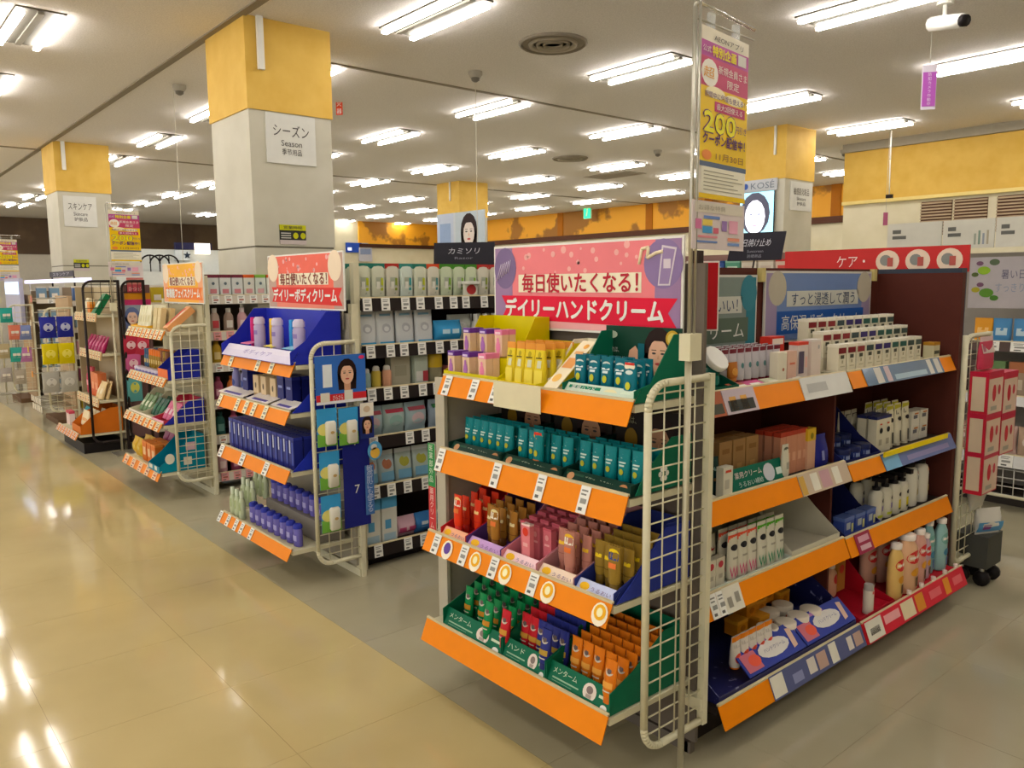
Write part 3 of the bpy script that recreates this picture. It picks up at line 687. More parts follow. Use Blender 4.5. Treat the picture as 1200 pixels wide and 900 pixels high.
tube2t = product('tube', .053, .138, .032, mat('0b7f84', .3), mat('8a3a2c', .35), [('o', 0, .84, .42, .09, mat('e8b03a', .4)), ('r', -.36, .36, .84, .92, mat('d83a2c', .4)), ('o', 0, .40, .17, .08, mat('b8b430', .4)), ('r', -.3, .3, .18, .24, mat('c06a2c', .4))], cap=.12)
ed = [ta, ta + (tb_ - ta) * .335, ta + (tb_ - ta) * .67, tb_]
W3 = ('far', 'middle', 'near')
for k in range(3):
    tray(FRONT, ed[k] + .002, ed[k + 1] - .002, 1.785, 2.06, Z, .036, .12, DG, W3[k] + ' dark green tray of teal tubes on the second endcap shelf', tfront, hm=.045, lean=.03, back=False)
    face_y('face_card', 2.05, ed[k] + .01, ed[k + 1] - .01, Z + .004, Z + .225, facecard, W3[k] + ' dark face card standing behind the teal tubes', 'card', mat('231c18', .5), .003)
    n = (6, 5, 5)[k]
    grid(tube2, FRONT, span(ed[k] + .015, ed[k + 1] - .01, n), [1.865, 1.90, 1.94], Z + .006, 'teal hand cream tube standing in the ' + W3[k] + ' tray of the second shelf', 'tube', 'teal tubes in the ' + W3[k] + ' tray')
put(tube2t, FRONT, ex(631, 552, 1.83), 1.832, Z + .006, 'teal tester tube with a red and yellow seal before the teal row', 'tube')
MB().prism([(1.80, .96), (2.07, .96), (2.07, 1.12), (1.97, 1.12), (1.84, 1.02)], 0, -1.556, -1.553, GREEN).obj('tray_wing', None, label='green side wing with a white flower at the end of the teal tube shelf', cat='card')
fw_ = MB()
for k in range(6): fw_.oval(.017 * math.cos(k * 1.047), .017 * math.sin(k * 1.047), .009, .009, 0, WHITE, n=8)
fw_.obj('flower_print', bpy.data.objects['tray_wing'], (-1.5515, 1.93, 1.01), R(90))

# --- shelf 3 : five coloured trays
Z = .638
bpx = [(519, 618), (549, 630), (590, 645), (632, 662), (676, 684), (722, 706)]
bxs = [ex(a, b, 1.73) for a, b in bpx]; bxs[-1] = -1.56
spec = [('red', 'c4202c', 'e23a1c', 'd02a20', 2, 'f6d08a', 'f2b08a'), ('violet', '5a3a7c', 'a5702a', '7a4a1c', 3, 'e8d8a0', 'caa0d8'), ('pink', 'd88a98', 'd9707c', 'c05a68', 3, 'e03a30', 'f4d0d4'), ('pale rose', 'c08a8c', 'c08070', 'a86a5c', 3, 'f0c030', 'f0d8c0'), ('blue', '2a3680', '94762c', '6a5218', 4, 'f0d020', 'c8d0f0')]
for k, (cn, tc, pc_, cc, n, sc_, fc) in enumerate(spec):
    a, b = bxs[k], bxs[k + 1]; t = mat(tc, .4)
    def fr_(bb, w, h, fc=fc):
        bb.rect(w * .06, w * .94, h * .12, h * .9, -.001, mat(fc, .4)); bb.oval(w * .2, h * .55, w * .12, h * .3, -.002, mat('f0b81c', .4)); bb.text('うるおい', w * .62, h * .5, h * .36, -.002, mat('7a5a8a', .4), w * .5)
    tray(FRONT, a + .002, b - .002, 1.715, 2.06, Z, .034, .20, t, cn + ' display tray of matching tubes on the third endcap shelf', fr_, hm=.07, lean=.028, mf=mat(fc, .4))
    if cn in ('pink',):
        pr = product('carton', .040, .125, .026, mat(pc_, .35), mat('c85a6a', .35), [('r', -.3, .3, .5, .56, mat('f0b0b0', .4)), ('o', 0, .74, .22, .08, mat('e8a0a0', .4))], name='pink_carton', cap=.06)
        te = product('carton', .040, .13, .020, mat('e8848c', .35), mat('f8d8d0', .35), [('o', 0, .80, .36, .12, mat('e0402c', .4)), ('r', -.3, .3, .4, .5, mat('f0b0b0', .4))], name='pink_carton', cap=.04)
    else:
        pr = product('tube', .045, .142, .030, mat(pc_, .3), mat(cc, .35), [('r', -.3, .3, .62, .70, mat(sc_, .4)), ('r', -.46, .46, .40, .42, mat(cc, .4))], cap=.22)
        te = product('tube', .050, .152, .030, mat(pc_, .3), mat(cc, .35), [('o', 0, .86, .42, .09, mat(sc_, .4)), ('r', -.4, .4, .72, .86, mat('f2ead8' if cn != 'blue' else '3a4a8c', .4)), ('r', -.3, .3, .55, .66, mat('e87a3a', .4))], cap=.22)
    wd = 'carton' if cn == 'pink' else 'tube'
    colr = {'red': 'red', 'violet': 'amber brown', 'pink': 'pink', 'pale rose': 'rose copper', 'blue': 'olive gold'}[cn]
    grid(pr, FRONT, span(a + .006, b - .004, n), ys(1.81, .042, 4 if k > 1 else 3), Z + .006, colr + ' hand cream ' + wd + ' standing in the ' + cn + ' tray', wd, colr + ' ' + wd + 's in the ' + cn + ' tray', step=.008)
    tp_ = ((536, 628), (579, 636), (617, 664), (666, 684), (718, 712))[k]
    put(te, FRONT, ex(*tp_, 1.755) , 1.762, Z + .012, colr + ' tester ' + wd + ' with a sticker at the front of the ' + cn + ' tray', wd)
MB().prism([(1.72, .64), (2.07, .64), (2.07, .83), (1.95, .83), (1.80, .70)], 0, -1.556, -1.553, mat('2b3a9a', .4)).obj('tray_wing', None, label='blue slanted side wing at the end of the third endcap shelf', cat='card')

# --- shelf 4 : three green trays, green / red and navy / orange tubes
Z = .286
gpx = [(519, 712), (588, 746), (640, 774), (708, 815)]
gxs = [ex(a, b, 1.705) for a, b in gpx]; gxs[-1] = -1.56
def grf(word):
    def f(b, w, h):
        b.text(word, w * .26, h * .70, h * .3, -.001, mat('cfe0c4', .4), w * .38); b.rect(w * .08, w * .5, h * .36, h * .42, -.001, mat('9ac0a0', .4)); b.rect(w * .08, w * .4, h * .22, h * .27, -.001, mat('9ac0a0', .4))
        b.oval(w * .66, h * .52, w * .10, h * .36, -.001, mat('e8dcd0', .4), n=18); b.oval(w * .66, h * .60, w * .05, h * .16, -.002, mat('8a7a74', .4)); b.rect(w * .62, w * .7, h * .28, h * .42, -.002, mat('b0a094', .4))
        b.rect(w * .8, w * .95, h * .5, h * .62, -.001, mat('cfe0c4', .4)); b.oval(w * .9, h * .18, w * .05, h * .14, -.002, WHITE)
    return f
def tub4(c, c2, cp):
    return product('tube', .049, .135, .032, mat(c, .3), mat(cp, .35), [('o', 0, .74, .32, .10, mat('cfc6b4', .4)), ('o', 0, .74, .18, .06, mat('6a5a58', .4)), ('r', -.40, .40, .36, .50, mat(c2, .4)), ('r', -.3, .3, .27, .30, mat('d8d0c0', .4))], cap=.16)
G4, R4, N4, O4 = tub4('0d8a4c', 'c88a2c', '0a7a44'), tub4('cc2430', 'd89a3c', 'b01c28'), tub4('2c3484', 'b8963c', '232a6a'), tub4('e07a18', 'f0a848', 'd06c10')
for k in range(3):
    tray(FRONT, gxs[k] + .002, gxs[k + 1] - .002, 1.70, 2.06, Z, .070, .20, mat('0d6b4c', .4), ('dark green tray of green tubes on the bottom endcap shelf', 'dark green tray of red and navy tubes on the bottom endcap shelf', 'dark green tray of orange tubes on the bottom endcap shelf')[k], grf(('メンターム', 'ハンド', 'メンターム')[k]), hm=.11, lean=.03)
st = [1.79, 1.83, 1.87, 1.91, 1.95, 1.99]
grid(G4, FRONT, span(gxs[0] + .01, gxs[1] - .006, 4), st[:4], Z + .012, 'green hand cream tube with silver seal in the bottom green tray', 'tube', 'green tubes on the bottom shelf', step=.008, tilt=-4)
gm = gxs[1] + .095
grid(R4, FRONT, span(gxs[1] + .008, gm, 2), st[:4], Z + .012, 'red hand cream tube with silver seal beside the navy tubes', 'tube', 'red tubes on the bottom shelf', step=.008, tilt=-4)
grid(N4, FRONT, span(gm, gxs[2] + .01, 4)[:4], st[:4], Z + .012, 'navy hand cream tube with gold band in the bottom tray', 'tube', 'navy tubes on the bottom shelf', step=.008, tilt=-4)
grid(O4, FRONT, span(gxs[2] + .03, gxs[3] - .008, 5), st, Z + .012, 'orange hand cream tube with grey seal in the bottom tray', 'tube', 'orange tubes on the bottom shelf', step=.006, tilt=-4)
for pr, px, py, cn in ((G4, 562, 741, 'green'), (R4, 582, 757, 'red'), (N4, 629, 782, 'navy'), (O4, 704, 829, 'orange')):
    put(pr, FRONT, ex(px, py, 1.69), 1.722, Z + .028, cn + ' tester tube standing at the very front of its bottom tray', 'tube', tilt=-8)
# ================================================================== long side of the front gondola (body creams), facing +X
g1 = unit('gondola_shelf', SIDE, 3.17, 1.98, 'long side of the front gondola with dark panels and orange-railed shelves of body creams')
YA0, YA1, YB0, YB1 = 2.16, 3.145, 3.16, 4.195
MB().box(2.15, 4.2, 1.98, 2.0, .08, 1.66, DBROWN).obj('back_panel', g1)
MB().box(4.2, 4.235, 1.565, 2.02, .06, 1.637, DBROWN).obj('end_panel', g1)
MB().box(4.235, 4.30, 1.585, 2.02, .06, 1.66, mat('39424e', .4)).obj('end_frame', g1)
MB().box(2.15, 4.2, 1.60, 1.98, .0, .07, mat('2c2522', .6)).obj('plinth', g1)
MB().box(3.145, 3.16, 1.64, 1.98, .07, 1.2, DBROWN).obj('divider', g1)
WT = mat('e4e0d4', .4)
sA1 = shelf(g1, YA0, YA1, 1.60, 1.98, 1.216, rh=.08)
sB1 = shelf(g1, YB0, YB1, 1.60, 1.98, 1.216, rh=.07)
sA2 = shelf(g1, YA0, YA1, 1.585, 1.98, .845, rh=.078, deckm=DARK)
sB2 = shelf(g1, YB0, YB1, 1.58, 1.98, .828, rh=.068, deckm=DARK)
sA3 = shelf(g1, YA0, YA1, 1.575, 1.98, .522, rh=.082, deckm=mat('c9cfc4', .4), tags=[sy(833, 700, -1.57), sy(842, 697, -1.57)], tw=.042)
sB3 = shelf(g1, YB0, YB1, 1.575, 1.98, .512, rh=.078, deckm=DARK)
sA4 = shelf(g1, YA0, YA1, 1.49, 1.98, .168, rh=.078, deckm=DARK)
sB4 = shelf(g1, YB0, YB1, 1.49, 1.98, .168, rh=.085, rail=RED, deckm=mat('c01c2c', .4))
def rail_card(parent, y0, y1, yf, z, rh, m, marks=(), lean=.033, rough=.2, name='rail_card'):
    zt = z + .016; t = -math.atan2(lean, rh); L = math.hypot(lean, rh)
    b = MB().box(0, y1 - y0, -.003, 0, 0, L, m)
    w = y1 - y0
    for (a, c, d, e, mm) in marks: b.rect(a * w, c * w, d * L, e * L, -.0042, mm)
    return b.obj(name, parent, (y0, yf - lean - .002, zt - rh), 0, rx=0) if False else mk(name, b.mesh(name), parent, (y0, yf - lean - .002, zt - rh), 0, rx=t)
pt = mat('c9b4b8', .3)
rail_card(sA1, sy(843, 470, -1.6) , sy(880, 465, -1.6), 1.60, 1.216, .08, mat('c4b4bc', .4), [(.1, .9, .1, .55, mat('3a3a34', .4)), (.16, .36, .15, .7, mat('d8a04c', .4)), (.5, .7, .15, .7, mat('d8a04c', .4))])
rail_card(sA1, 2.17, sy(842, 478, -1.6), 1.60, 1.216, .08, mat('b0603c', .4), [(.2, .9, .1, .5, mat('4a4a3a', .4))])
rail_card(sA1, sy(934, 465, -1.6), 3.143, 1.60, 1.216, .08, mat('dcdcd6', .12), [(.1, .5, .3, .7, mat('b8b8b4', .2))])
rail_card(sB1, sy(1008, 448, -1.6), sy(1098, 430, -1.6), 1.60, 1.216, .07, mat('6f86a0', .1), [(.12, .2, .05, .95, LGREY), (.24, .3, .05, .95, pt), (.80, .86, .05, .95, LGREY), (.9, .97, .05, .95, LGREY), (.34, .76, .1, .4, mat('a8c4d4', .1))])
rail_card(sA2, sy(932, 570, -1.585), 3.143, 1.585, .845, .078, mat('c8b49c', .3), [(.0, .1, .05, .9, mat('c9a04c', .4)), (.22, .36, .1, .9, OFFW), (.4, .6, .1, .9, mat('c49aa0', .4)), (.66, .8, .1, .9, OFFW)])
rail_card(sB2, sy(1030, 540, -1.58), 4.19, 1.58, .828, .068, mat('6a78a8', .2), [(0, .2, 0, .9, mat('7ab0d4', .2)), (.3, .9, .2, .5, mat('8a86b0', .2))])
MB().box(sy(1036, 524, -1.56), sy(1110, 505, -1.56), 1.555, 1.562, .836, .858, YEL).obj('yellow_strip', sB2)
rail_card(sA3, sy(845, 695, -1.57), sy(865, 688, -1.57), 1.575, .522, .082, OFFW, [(.15, .4, .2, .6, GREY), (.6, .85, .3, .7, GREY)])
rail_card(sB3, sy(1000, 640, -1.57), sy(1017, 632, -1.57), 1.575, .512, .078, mat('a0304c', .4), [(.15, .85, .55, .85, mat('d8a0b0', .4)), (.15, .85, .15, .4, mat('d8b0b8', .4))])
bl = [(0, .12, .08, .95, OFFW), (.2, .3, .2, .6, mat('8a90b8', .4)), (.36, .44, .2, .85, mat('d8d0c4', .4)), (.46, .56, .15, .85, mat('c0a090', .4)), (.6, .68, .08, .95, OFFW), (.8, .86, .2, .8, mat('d8d0c4', .4)), (.88, .97, .2, .8, mat('c0a090', .4))]
rail_card(sA4, sy(902, 800, -1.48), 3.143, 1.49, .168, .078, mat('5a6088', .3), bl)
rc = [(0, .14, .05, .95, OFFW), (.03, .11, .3, .6, INK), (.16, .3, .4, .8, mat('f0a8a8', .4)), (.32, .44, .1, .9, mat('e8d8b0', .4)), (.46, .54, .1, .9, mat('e09030', .4)), (.6, .72, .3, .7, mat('e86a70', .4)), (.76, .82, .1, .9, mat('e09030', .4)), (.86, .96, .3, .7, mat('e86a70', .4))]
rail_card(sB4, 3.17, 4.19, 1.49, .168, .085, mat('d8283c', .35), rc)
for k in range(5): put(product('jar', .022, .018, .022, mat('f0e4d8', .4), mat('e8d0c8', .4), flat=True, name='rail_button'), SIDE, 3.62 + .13 * k, 1.495, .187, 'small white round button on the red shelf front', 'button', 'white buttons on the red rail')

# --- signs on the spine
def spine(bg, ribbon, l1, l2, side, bub):
    def f(b, w, h):
        b.rect(.01, w - .01, .01, h - .01, -.001, mat(bg, .3)); b.rect(.01, w * .1, .01, h - .01, -.0014, mat(side, .3)); b.rect(w * .9, w - .01, .01, h - .01, -.0014, mat(side, .3))
        for cx in (w * .1, w * .92): b.oval(cx, h * .76, w * .075, h * .24, -.002, mat(bub, .4), n=18)
        b.rect(w * .18, w * .86, h * .50, h * .72, -.002, mat('c8c8bc', .4)); b.text(l1, w * .52, h * .60, h * .2, -.0035, mat('3a4a6a', .4), w * .6)
        b.rect(w * .10, w * .92, h * .12, h * .44, -.002, mat(ribbon, .3)); b.text(l2, w * .51, h * .27, h * .23, -.0035, mat('e0e0d8', .4), w * .74)
    return f
face_x('header_sign', -1.975, 3.12, 4.10, 1.325, 1.648, spine('6f86b4', '2456a0', 'すっと浸透して潤う', '高保湿ボディクリーム', '9a8aa8', 'b8b09c'), 'blue body cream sign standing on the spine of the front gondola', 'sign', LGREY, .008)
face_x('header_sign', -1.975, 2.25, 3.06, 1.31, 1.63, spine('7d8a84', '5a6a5c', '使い心地がいい！', 'ボディクリーム', '2f7a8a', '3a8090'), 'grey and teal body cream sign behind the dark green jars', 'sign', LGREY, .008)
for y in (2.2, 3.09, 4.12): MB().box(y - .015, y + .015, 1.955, 1.979, 1.60, 1.66, mat('c8b878', .3)).obj('sign_clip', g1)
q = MB().box(0, .11, 0, .004, 0, .24, mat('c01c28', .4)).box(-.006, .116, .004, .006, -.006, .246, WHITE)
q.obj('small_red_sign', None, (-1.80, 2.36, 1.43), R(55), label='small tilted red card with white edge behind the dark post', cat='sign')
# red header over the far end
xa_ = at(922, 292, 1, 4.33).x
def care(b, w, h):
    b.rect(0, w, 0, h, -.001, mat('c83230', .4)); b.text('ケア・', w * .40, h * .48, h * .55, -.003, mat('f0d8d0', .4), w * .16)
    for k, cx in enumerate((.60, .755, .91)):
        b.oval(w * cx, h * .46, w * .062, h * .44, -.002, mat('e8d0b8', .4), n=20)
        b.oval(w * cx - .01, h * .5, w * .03, h * .22, -.003, mat('8a8a84', .4)); b.rect(w * cx, w * cx + .03, h * .25, h * .6, -.0034, mat('b85a50', .4))
face_y('header_sign', 4.315, xa_, at(1136, 300, 1, 4.315).x, 1.642, 1.775, care, 'long red care header board with three round pictures over the gondola end', 'sign', mat('c83230', .4), .012)

# --- bay A, top shelf
LX = lambda px, py, X: sy(px, py, X)
Z = 1.219
tray(SIDE, 2.20, 2.44, 1.63, 1.90, Z, .02, .17, mat('0d5a44', .4), 'dark green tray with jars at the near end of the side top shelf', hm=.05)
put(product('jar', .095, .125, .095, mat('8a6a9a', .3), mat('e8c428', .4), [('r', -.4, .4, .2, .7, mat('a88ab4', .4))], cap=.2), SIDE, 2.27, 1.80, Z + .005, 'lilac jar with yellow lid behind the dark green jars', 'jar')
gj = product('jar', .085, .085, .085, mat('0c4a40', .25), mat('0a5a50', .25), [('o', 0, .4, .25, .2, mat('1a7a6a', .4))], cap=.35)
put(gj, SIDE, 2.25, 1.68, Z + .005, 'dark green jar at the near corner of the side top shelf', 'jar')
put(gj, SIDE, 2.35, 1.70, Z + .005, 'dark green jar standing behind the white round mirror', 'jar')
put(product('jar', .10, .03, .10, mat('1a6a5a', .3), WHITE, cap=.7), SIDE, 2.36, 1.69, Z + .10, 'white round disc tilted on the dark green jar', 'disc', tilt=50)
lt_ = product('tube', .046, .135, .03, mat('c9c4c8', .35), mat('7a2c38', .35), [('o', 0, .5, .2, .08, mat('5a8a8a', .4)), ('r', -.46, .46, .86, .98, mat('7a2c38', .4))], cap=.1)
grid(lt_, SIDE, span(2.48, 2.88, 8), [1.74, 1.79, 1.84], Z, 'pale tube with maroon top in the row under the teal sign', 'tube', 'maroon topped pale tubes')
cw = product('carton', .062, .115, .035, mat('e4ddc8', .4), None, [('o', .1, .42, .12, .06, mat('b06a50', .4))])
cp_ = product('carton', .062, .115, .035, mat('e0b8a4', .4), None, [('r', -.3, .3, .55, .62, mat('d87a60', .4))])
cd_ = product('carton', .075, .145, .04, mat('d8c8c0', .4), mat('d84838', .4), [('r', -.42, .1, .15, .75, mat('5a5064', .4)), ('r', .2, .4, .3, .6, mat('e8b8a8', .4))], cap=.08)
put(cw, SIDE, 2.74, 1.66, Z, 'white carton with small red mark in front of the pale tubes', 'carton')
put(cp_, SIDE, 2.81, 1.66, Z, 'peach carton beside the white carton on the side top shelf', 'carton')
put(cd_, SIDE, 2.90, 1.67, Z, 'tall white carton with dark panel and red top', 'carton')
put(product('carton', .075, .15, .04, mat('e0d0c4', .4), mat('e0d8d0', .4), [('o', .22, .8, .1, .06, mat('b8b4b0', .2))], cap=.05), SIDE, 3.0, 1.67, Z, 'tall cream carton at the end of the near bay top shelf', 'carton')
put(product('carton', .10, .16, .05, mat('d83a2c', .4), None, [('r', -.4, .4, .8, .95, mat('f0e0d0', .4))]), SIDE, 2.92, 1.80, Z, 'red carton standing behind the tall white carton', 'carton')
for k, (y, c, l) in enumerate(((2.47, 'b85a3c', 'reddish brown leaflet lying on the side top shelf front'), (2.56, 'd8488c', 'bright pink leaflet lying on the side top shelf front'), (2.68, 'c8c8a8', 'pale oval leaflet on the side top shelf front'), (2.84, 'b8b4ac', 'grey printed leaflet on the side top shelf front'))):
    o = MB().box(-.055, .055, 0, .06, 0, .002, mat(c, .3)).obj('leaflet', None, (*SIDE.w(y, 1.615), Z + .002), SIDE.a, rx=R(14), label=l, cat='leaflet')
    MB().box(-.03, .03, .012, .035, .002, .0028, OFFW).obj('print', o)
og = product('tube', .06, .07, .03, mat('b8702c', .4), None, [('o', 0, .5, .3, .2, mat('d89a40', .4))])
put(og, SIDE, 2.50, 1.70, Z + .02, 'small orange brown pack in front of the dark green tray', 'pack')

# --- bay A, second shelf
Z = .848
dt = product('tube', .05, .14, .03, mat('123c3a', .35), mat('0e2c2a', .35), [('o', 0, .72, .3, .07, mat('8ab0a4', .4)), ('r', -.3, .3, .40, .48, mat('9a7a4a', .4))], cap=.12)
grid(dt, SIDE, [2.20, 2.265, 2.33], [1.65, 1.70], Z, 'dark teal tube at the near end of the second side shelf', 'tube', 'dark teal tubes on the second side shelf')
put(product('carton', .055, .11, .03, mat('d8d4c0', .4), mat('d8d4c0', .4), [('r', -.3, .3, .82, .9, mat('d8503c', .4)), ('r', -.35, .1, .3, .6, mat('b8b4a4', .4))]), SIDE, 2.33, 1.605, Z + .004, 'white sample carton with red line before the dark teal tubes', 'carton')
bc = product('carton', .078, .18, .05, mat('a07a4c', .35), None, [('r', -.3, .3, .75, .85, mat('8a6438', .4)), ('r', -.5, .5, .0, .14, mat('2a2018', .4)), ('r', -.2, .2, .3, .5, mat('b89058', .4))])
grid(bc, SIDE, [2.42, 2.505, 2.59], [1.69, 1.75], Z, 'tan brown carton with black base on the second side shelf', 'carton', 'tan brown cartons')
def hdr(b, w, h):
    b.text('薬用クリーム', w * .34, h * .68, h * .3, -.002, mat('f0e0d8', .4), w * .5); b.text('うるおい補給', w * .36, h * .28, h * .26, -.002, mat('cfe0d8', .4), w * .46); b.oval(w * .72, h * .5, w * .11, h * .4, -.002, mat('c8ccd4', .4)); b.rect(w * .86, w * .97, h * .3, h * .6, -.002, mat('cfe0d8', .4))
X, Y = SIDE.w(2.385, 1.605)
o = MB().box(0, .34, 0, .003, 0, .085, mat('0d6a54', .4)).obj('header_card', None, (X, Y, Z + .003), SIDE.a, rx=R(-18), label='green printed header card leaning before the tan brown cartons', cat='card')
b = MB(); hdr(b, .34, .085); b.obj('printed_face', o)
put(product('tube', .045, .135, .03, mat('d4d0bc', .4), mat('c8c4b0', .4), [('o', 0, .86, .36, .07, mat('6a6a5a', .4)), ('r', -.2, .2, .3, .5, mat('a8a898', .4))], cap=.1), SIDE, 2.735, 1.615, Z, 'white tester tube with grey seal beside the green header card', 'tube')
pe = product('carton', .038, .17, .03, mat('d09070', .35), mat('b8402c', .4), [('r', -.3, .3, .3, .5, mat('e0a888', .4))], cap=.1)
grid(pe, SIDE, span(2.75, 2.95, 5), [1.66, 1.70, 1.74], Z, 'slim peach carton with red top on the second side shelf', 'carton', 'slim peach cartons')
put(product('carton', .06, .165, .03, mat('d8a888', .35), mat('d8b02c', .35), [('o', 0, .82, .2, .08, mat('8a7a1c', .4))], cap=.3), SIDE, 2.965, 1.65, Z, 'slim carton with gold top beside the blue foil pouch', 'carton')
put(product('pouch', .10, .13, .06, mat('272a80', .15), None, [('r', -.2, .0, .2, .5, mat('8a90c8', .2))]), SIDE, 3.05, 1.65, Z, 'shiny blue foil pouch at the end of the second side shelf', 'pouch')
X, Y = SIDE.w(2.18, 1.60)
MB().box(0, .12, 0, .05, 0, .002, OFFW).obj('price_leaflet', None, (X, Y, Z + .004), SIDE.a, rx=R(12), label='white price leaflet lying at the near end of the second side shelf', cat='leaflet')

# --- bay A, third shelf
Z = .525
tray(SIDE, 2.18, 2.75, 1.58, 1.9, Z, .022, .10, mat('c4ccc0', .4), 'pale mint tray of white and wavy striped tubes on the third side shelf', hm=.03)
rd = product('carton', .052, .105, .03, mat('d8d2bc', .4), None, [('o', 0, .78, .28, .12, mat('c8404c', .4)), ('r', -.2, .2, .3, .45, mat('b8b09c', .4))])
grid(rd, SIDE, [2.21, 2.265, 2.32], [1.62], Z + .004, 'white carton with red blossom at the near end of the mint tray', 'carton', 'white cartons with red blossom')
br = product('tube', .062, .17, .035, mat('6a3a2c', .35), mat('c8c8b0', .35), [('o', 0, .6, .36, .08, mat('26201c', .4)), ('r', -.42, .42, .3, .52, mat('3a7a74', .4))], cap=.12)
put(br, SIDE, 2.25, 1.69, Z + .004, 'brown and teal tube behind the red blossom cartons', 'tube')
put(product('tube', .062, .17, .035, mat('d4ceb8', .35), mat('c8c8b0', .35), [('o', 0, .75, .36, .10, mat('a82c30', .4)), ('o', 0, .5, .34, .07, mat('26201c', .4))], cap=.12), SIDE, 2.345, 1.67, Z + .004, 'white tube with dark red top behind the blossom cartons', 'tube')
def wav(top, wv): return product('tube', .058, .185, .035, mat('dcd8c4', .35), mat('d0ccb8', .35), [('r', -.5, .5, .80, .93, mat(top, .4)), ('o', 0, .68, .34, .06, mat('26262c', .4)), ('z', .12, .30, mat(wv, .4)), ('r', -.25, .25, .46, .50, mat('a8a494', .4))], cap=.06)
grid(wav('e85a3c', 'd84a80'), SIDE, [2.395, 2.455, 2.515], [1.61, 1.65], Z + .004, 'white tube with orange top and pink wave in the mint tray', 'tube', 'pink wave tubes')
grid(wav('58b02c', '0f8a5c'), SIDE, [2.58, 2.64, 2.70], [1.61, 1.65], Z + .004, 'white tube with green top and green wave in the mint tray', 'tube', 'green wave tubes')
cbm = mat('cfc9b2', .5)
tray(SIDE, 2.76, 3.13, 1.585, 1.95, Z, .035, .26, cbm, 'big empty white cardboard tray with tall slanted sides', hm=.12)

# --- bay A, bottom shelf
Z = .172
NV = noise_mat('navy_starry_card', '1c1f58', '8a8cb8', 26, .66, .70, .4)
tray(SIDE, 2.18, 3.135, 1.50, 1.95, Z, .03, .24, NV, 'navy starry display tray on the bottom side shelf', hm=.12)
oc = product('tube', .052, .12, .04, mat('e0d8cc', .35), mat('e87a1c', .35), [('o', 0, .34, .36, .16, mat('e0503c', .4)), ('r', -.4, .4, .66, .76, mat('c8c0b4', .4)), ('r', -.5, .5, .84, 1., mat('f08a1c', .4))], cap=.05)
grid(oc, SIDE, span(2.36, 2.62, 5), [1.58], Z + .04, 'small white tube with orange top lined up in the navy tray', 'tube', 'orange topped tubes in the navy tray')
jr = product('jar', .085, .055, .085, mat('d8d0c0', .3), mat('e8dcc8', .3), [('r', -.3, .3, .2, .4, mat('c86a4c', .4))], cap=.4)
jt = MB().oval(0, 0, .03, .03, 0, mat('b86a44', .4)).mesh('lid_print')
for (x, y) in ((2.66, 1.62), (2.755, 1.60), (2.85, 1.60), (2.945, 1.60), (2.80, 1.70), (2.90, 1.70)):
    o = put(jr, SIDE, x, y, Z + .05, 'low white jar with printed lid in the navy tray', 'jar', 'white jars in the navy tray')
oj = product('carton', .07, .06, .06, mat('d88a1c', .3), mat('e8a030', .3), [('o', 0, .5, .25, .2, mat('b86a10', .4))], cap=.2)
for (x, y, z) in ((2.60, 1.72, .06), (2.69, 1.74, .10), (2.72, 1.70, .05), (2.79, 1.76, .08), (2.88, 1.78, .10), (2.97, 1.76, .07)):
    put(oj, SIDE, x, y, Z + z, 'small amber carton piled behind the white jars', 'carton', 'amber cartons in the navy tray')
MB().box(0, .55, 0, .16, 0, .04, NAVY).obj('tray_riser', bpy.data.objects[[o.name for o in bpy.data.objects if o.name.startswith('display_tray')][-1]], (.42, .06, .003))
def bluebox(b, w, h):
    b.oval(w * .56, h * .5, w * .26, h * .3, -.002, mat('d8d4cc', .4)); b.rect(w * .03, w * .27, h * .1, h * .72, -.0015, mat('c86a78', .4)); b.oval(w * .2, h * .4, w * .09, h * .2, -.0025, mat('e85a3c', .4)); b.rect(w * .2, w * .6, h * .8, h * .92, -.002, mat('b07ab4', .4))
    b.poly([(w * .82, h * .15), (w * .87, h * .85), (w * .95, h * .8), (w * .9, h * .2)], -.002, mat('d8b4a0', .4)); b.text('ハンドクリーム', w * .57, h * .5, h * .16, -.003, mat('6a6a90', .4), w * .36)
for k, x in enumerate((2.37, 2.76)):
    X, Y = SIDE.w(x, 1.503)
    o = MB().box(0, .38, 0, .004, 0, .11, mat('2c3c9a', .35)).obj('slanted_card', None, (X, Y, Z + .034), SIDE.a, rx=R(-50), label=('near' if k == 0 else 'far') + ' slanted blue printed card at the front of the navy tray', cat='card')
    b = MB(); bluebox(b, .38, .11); b.obj('printed_face', o)

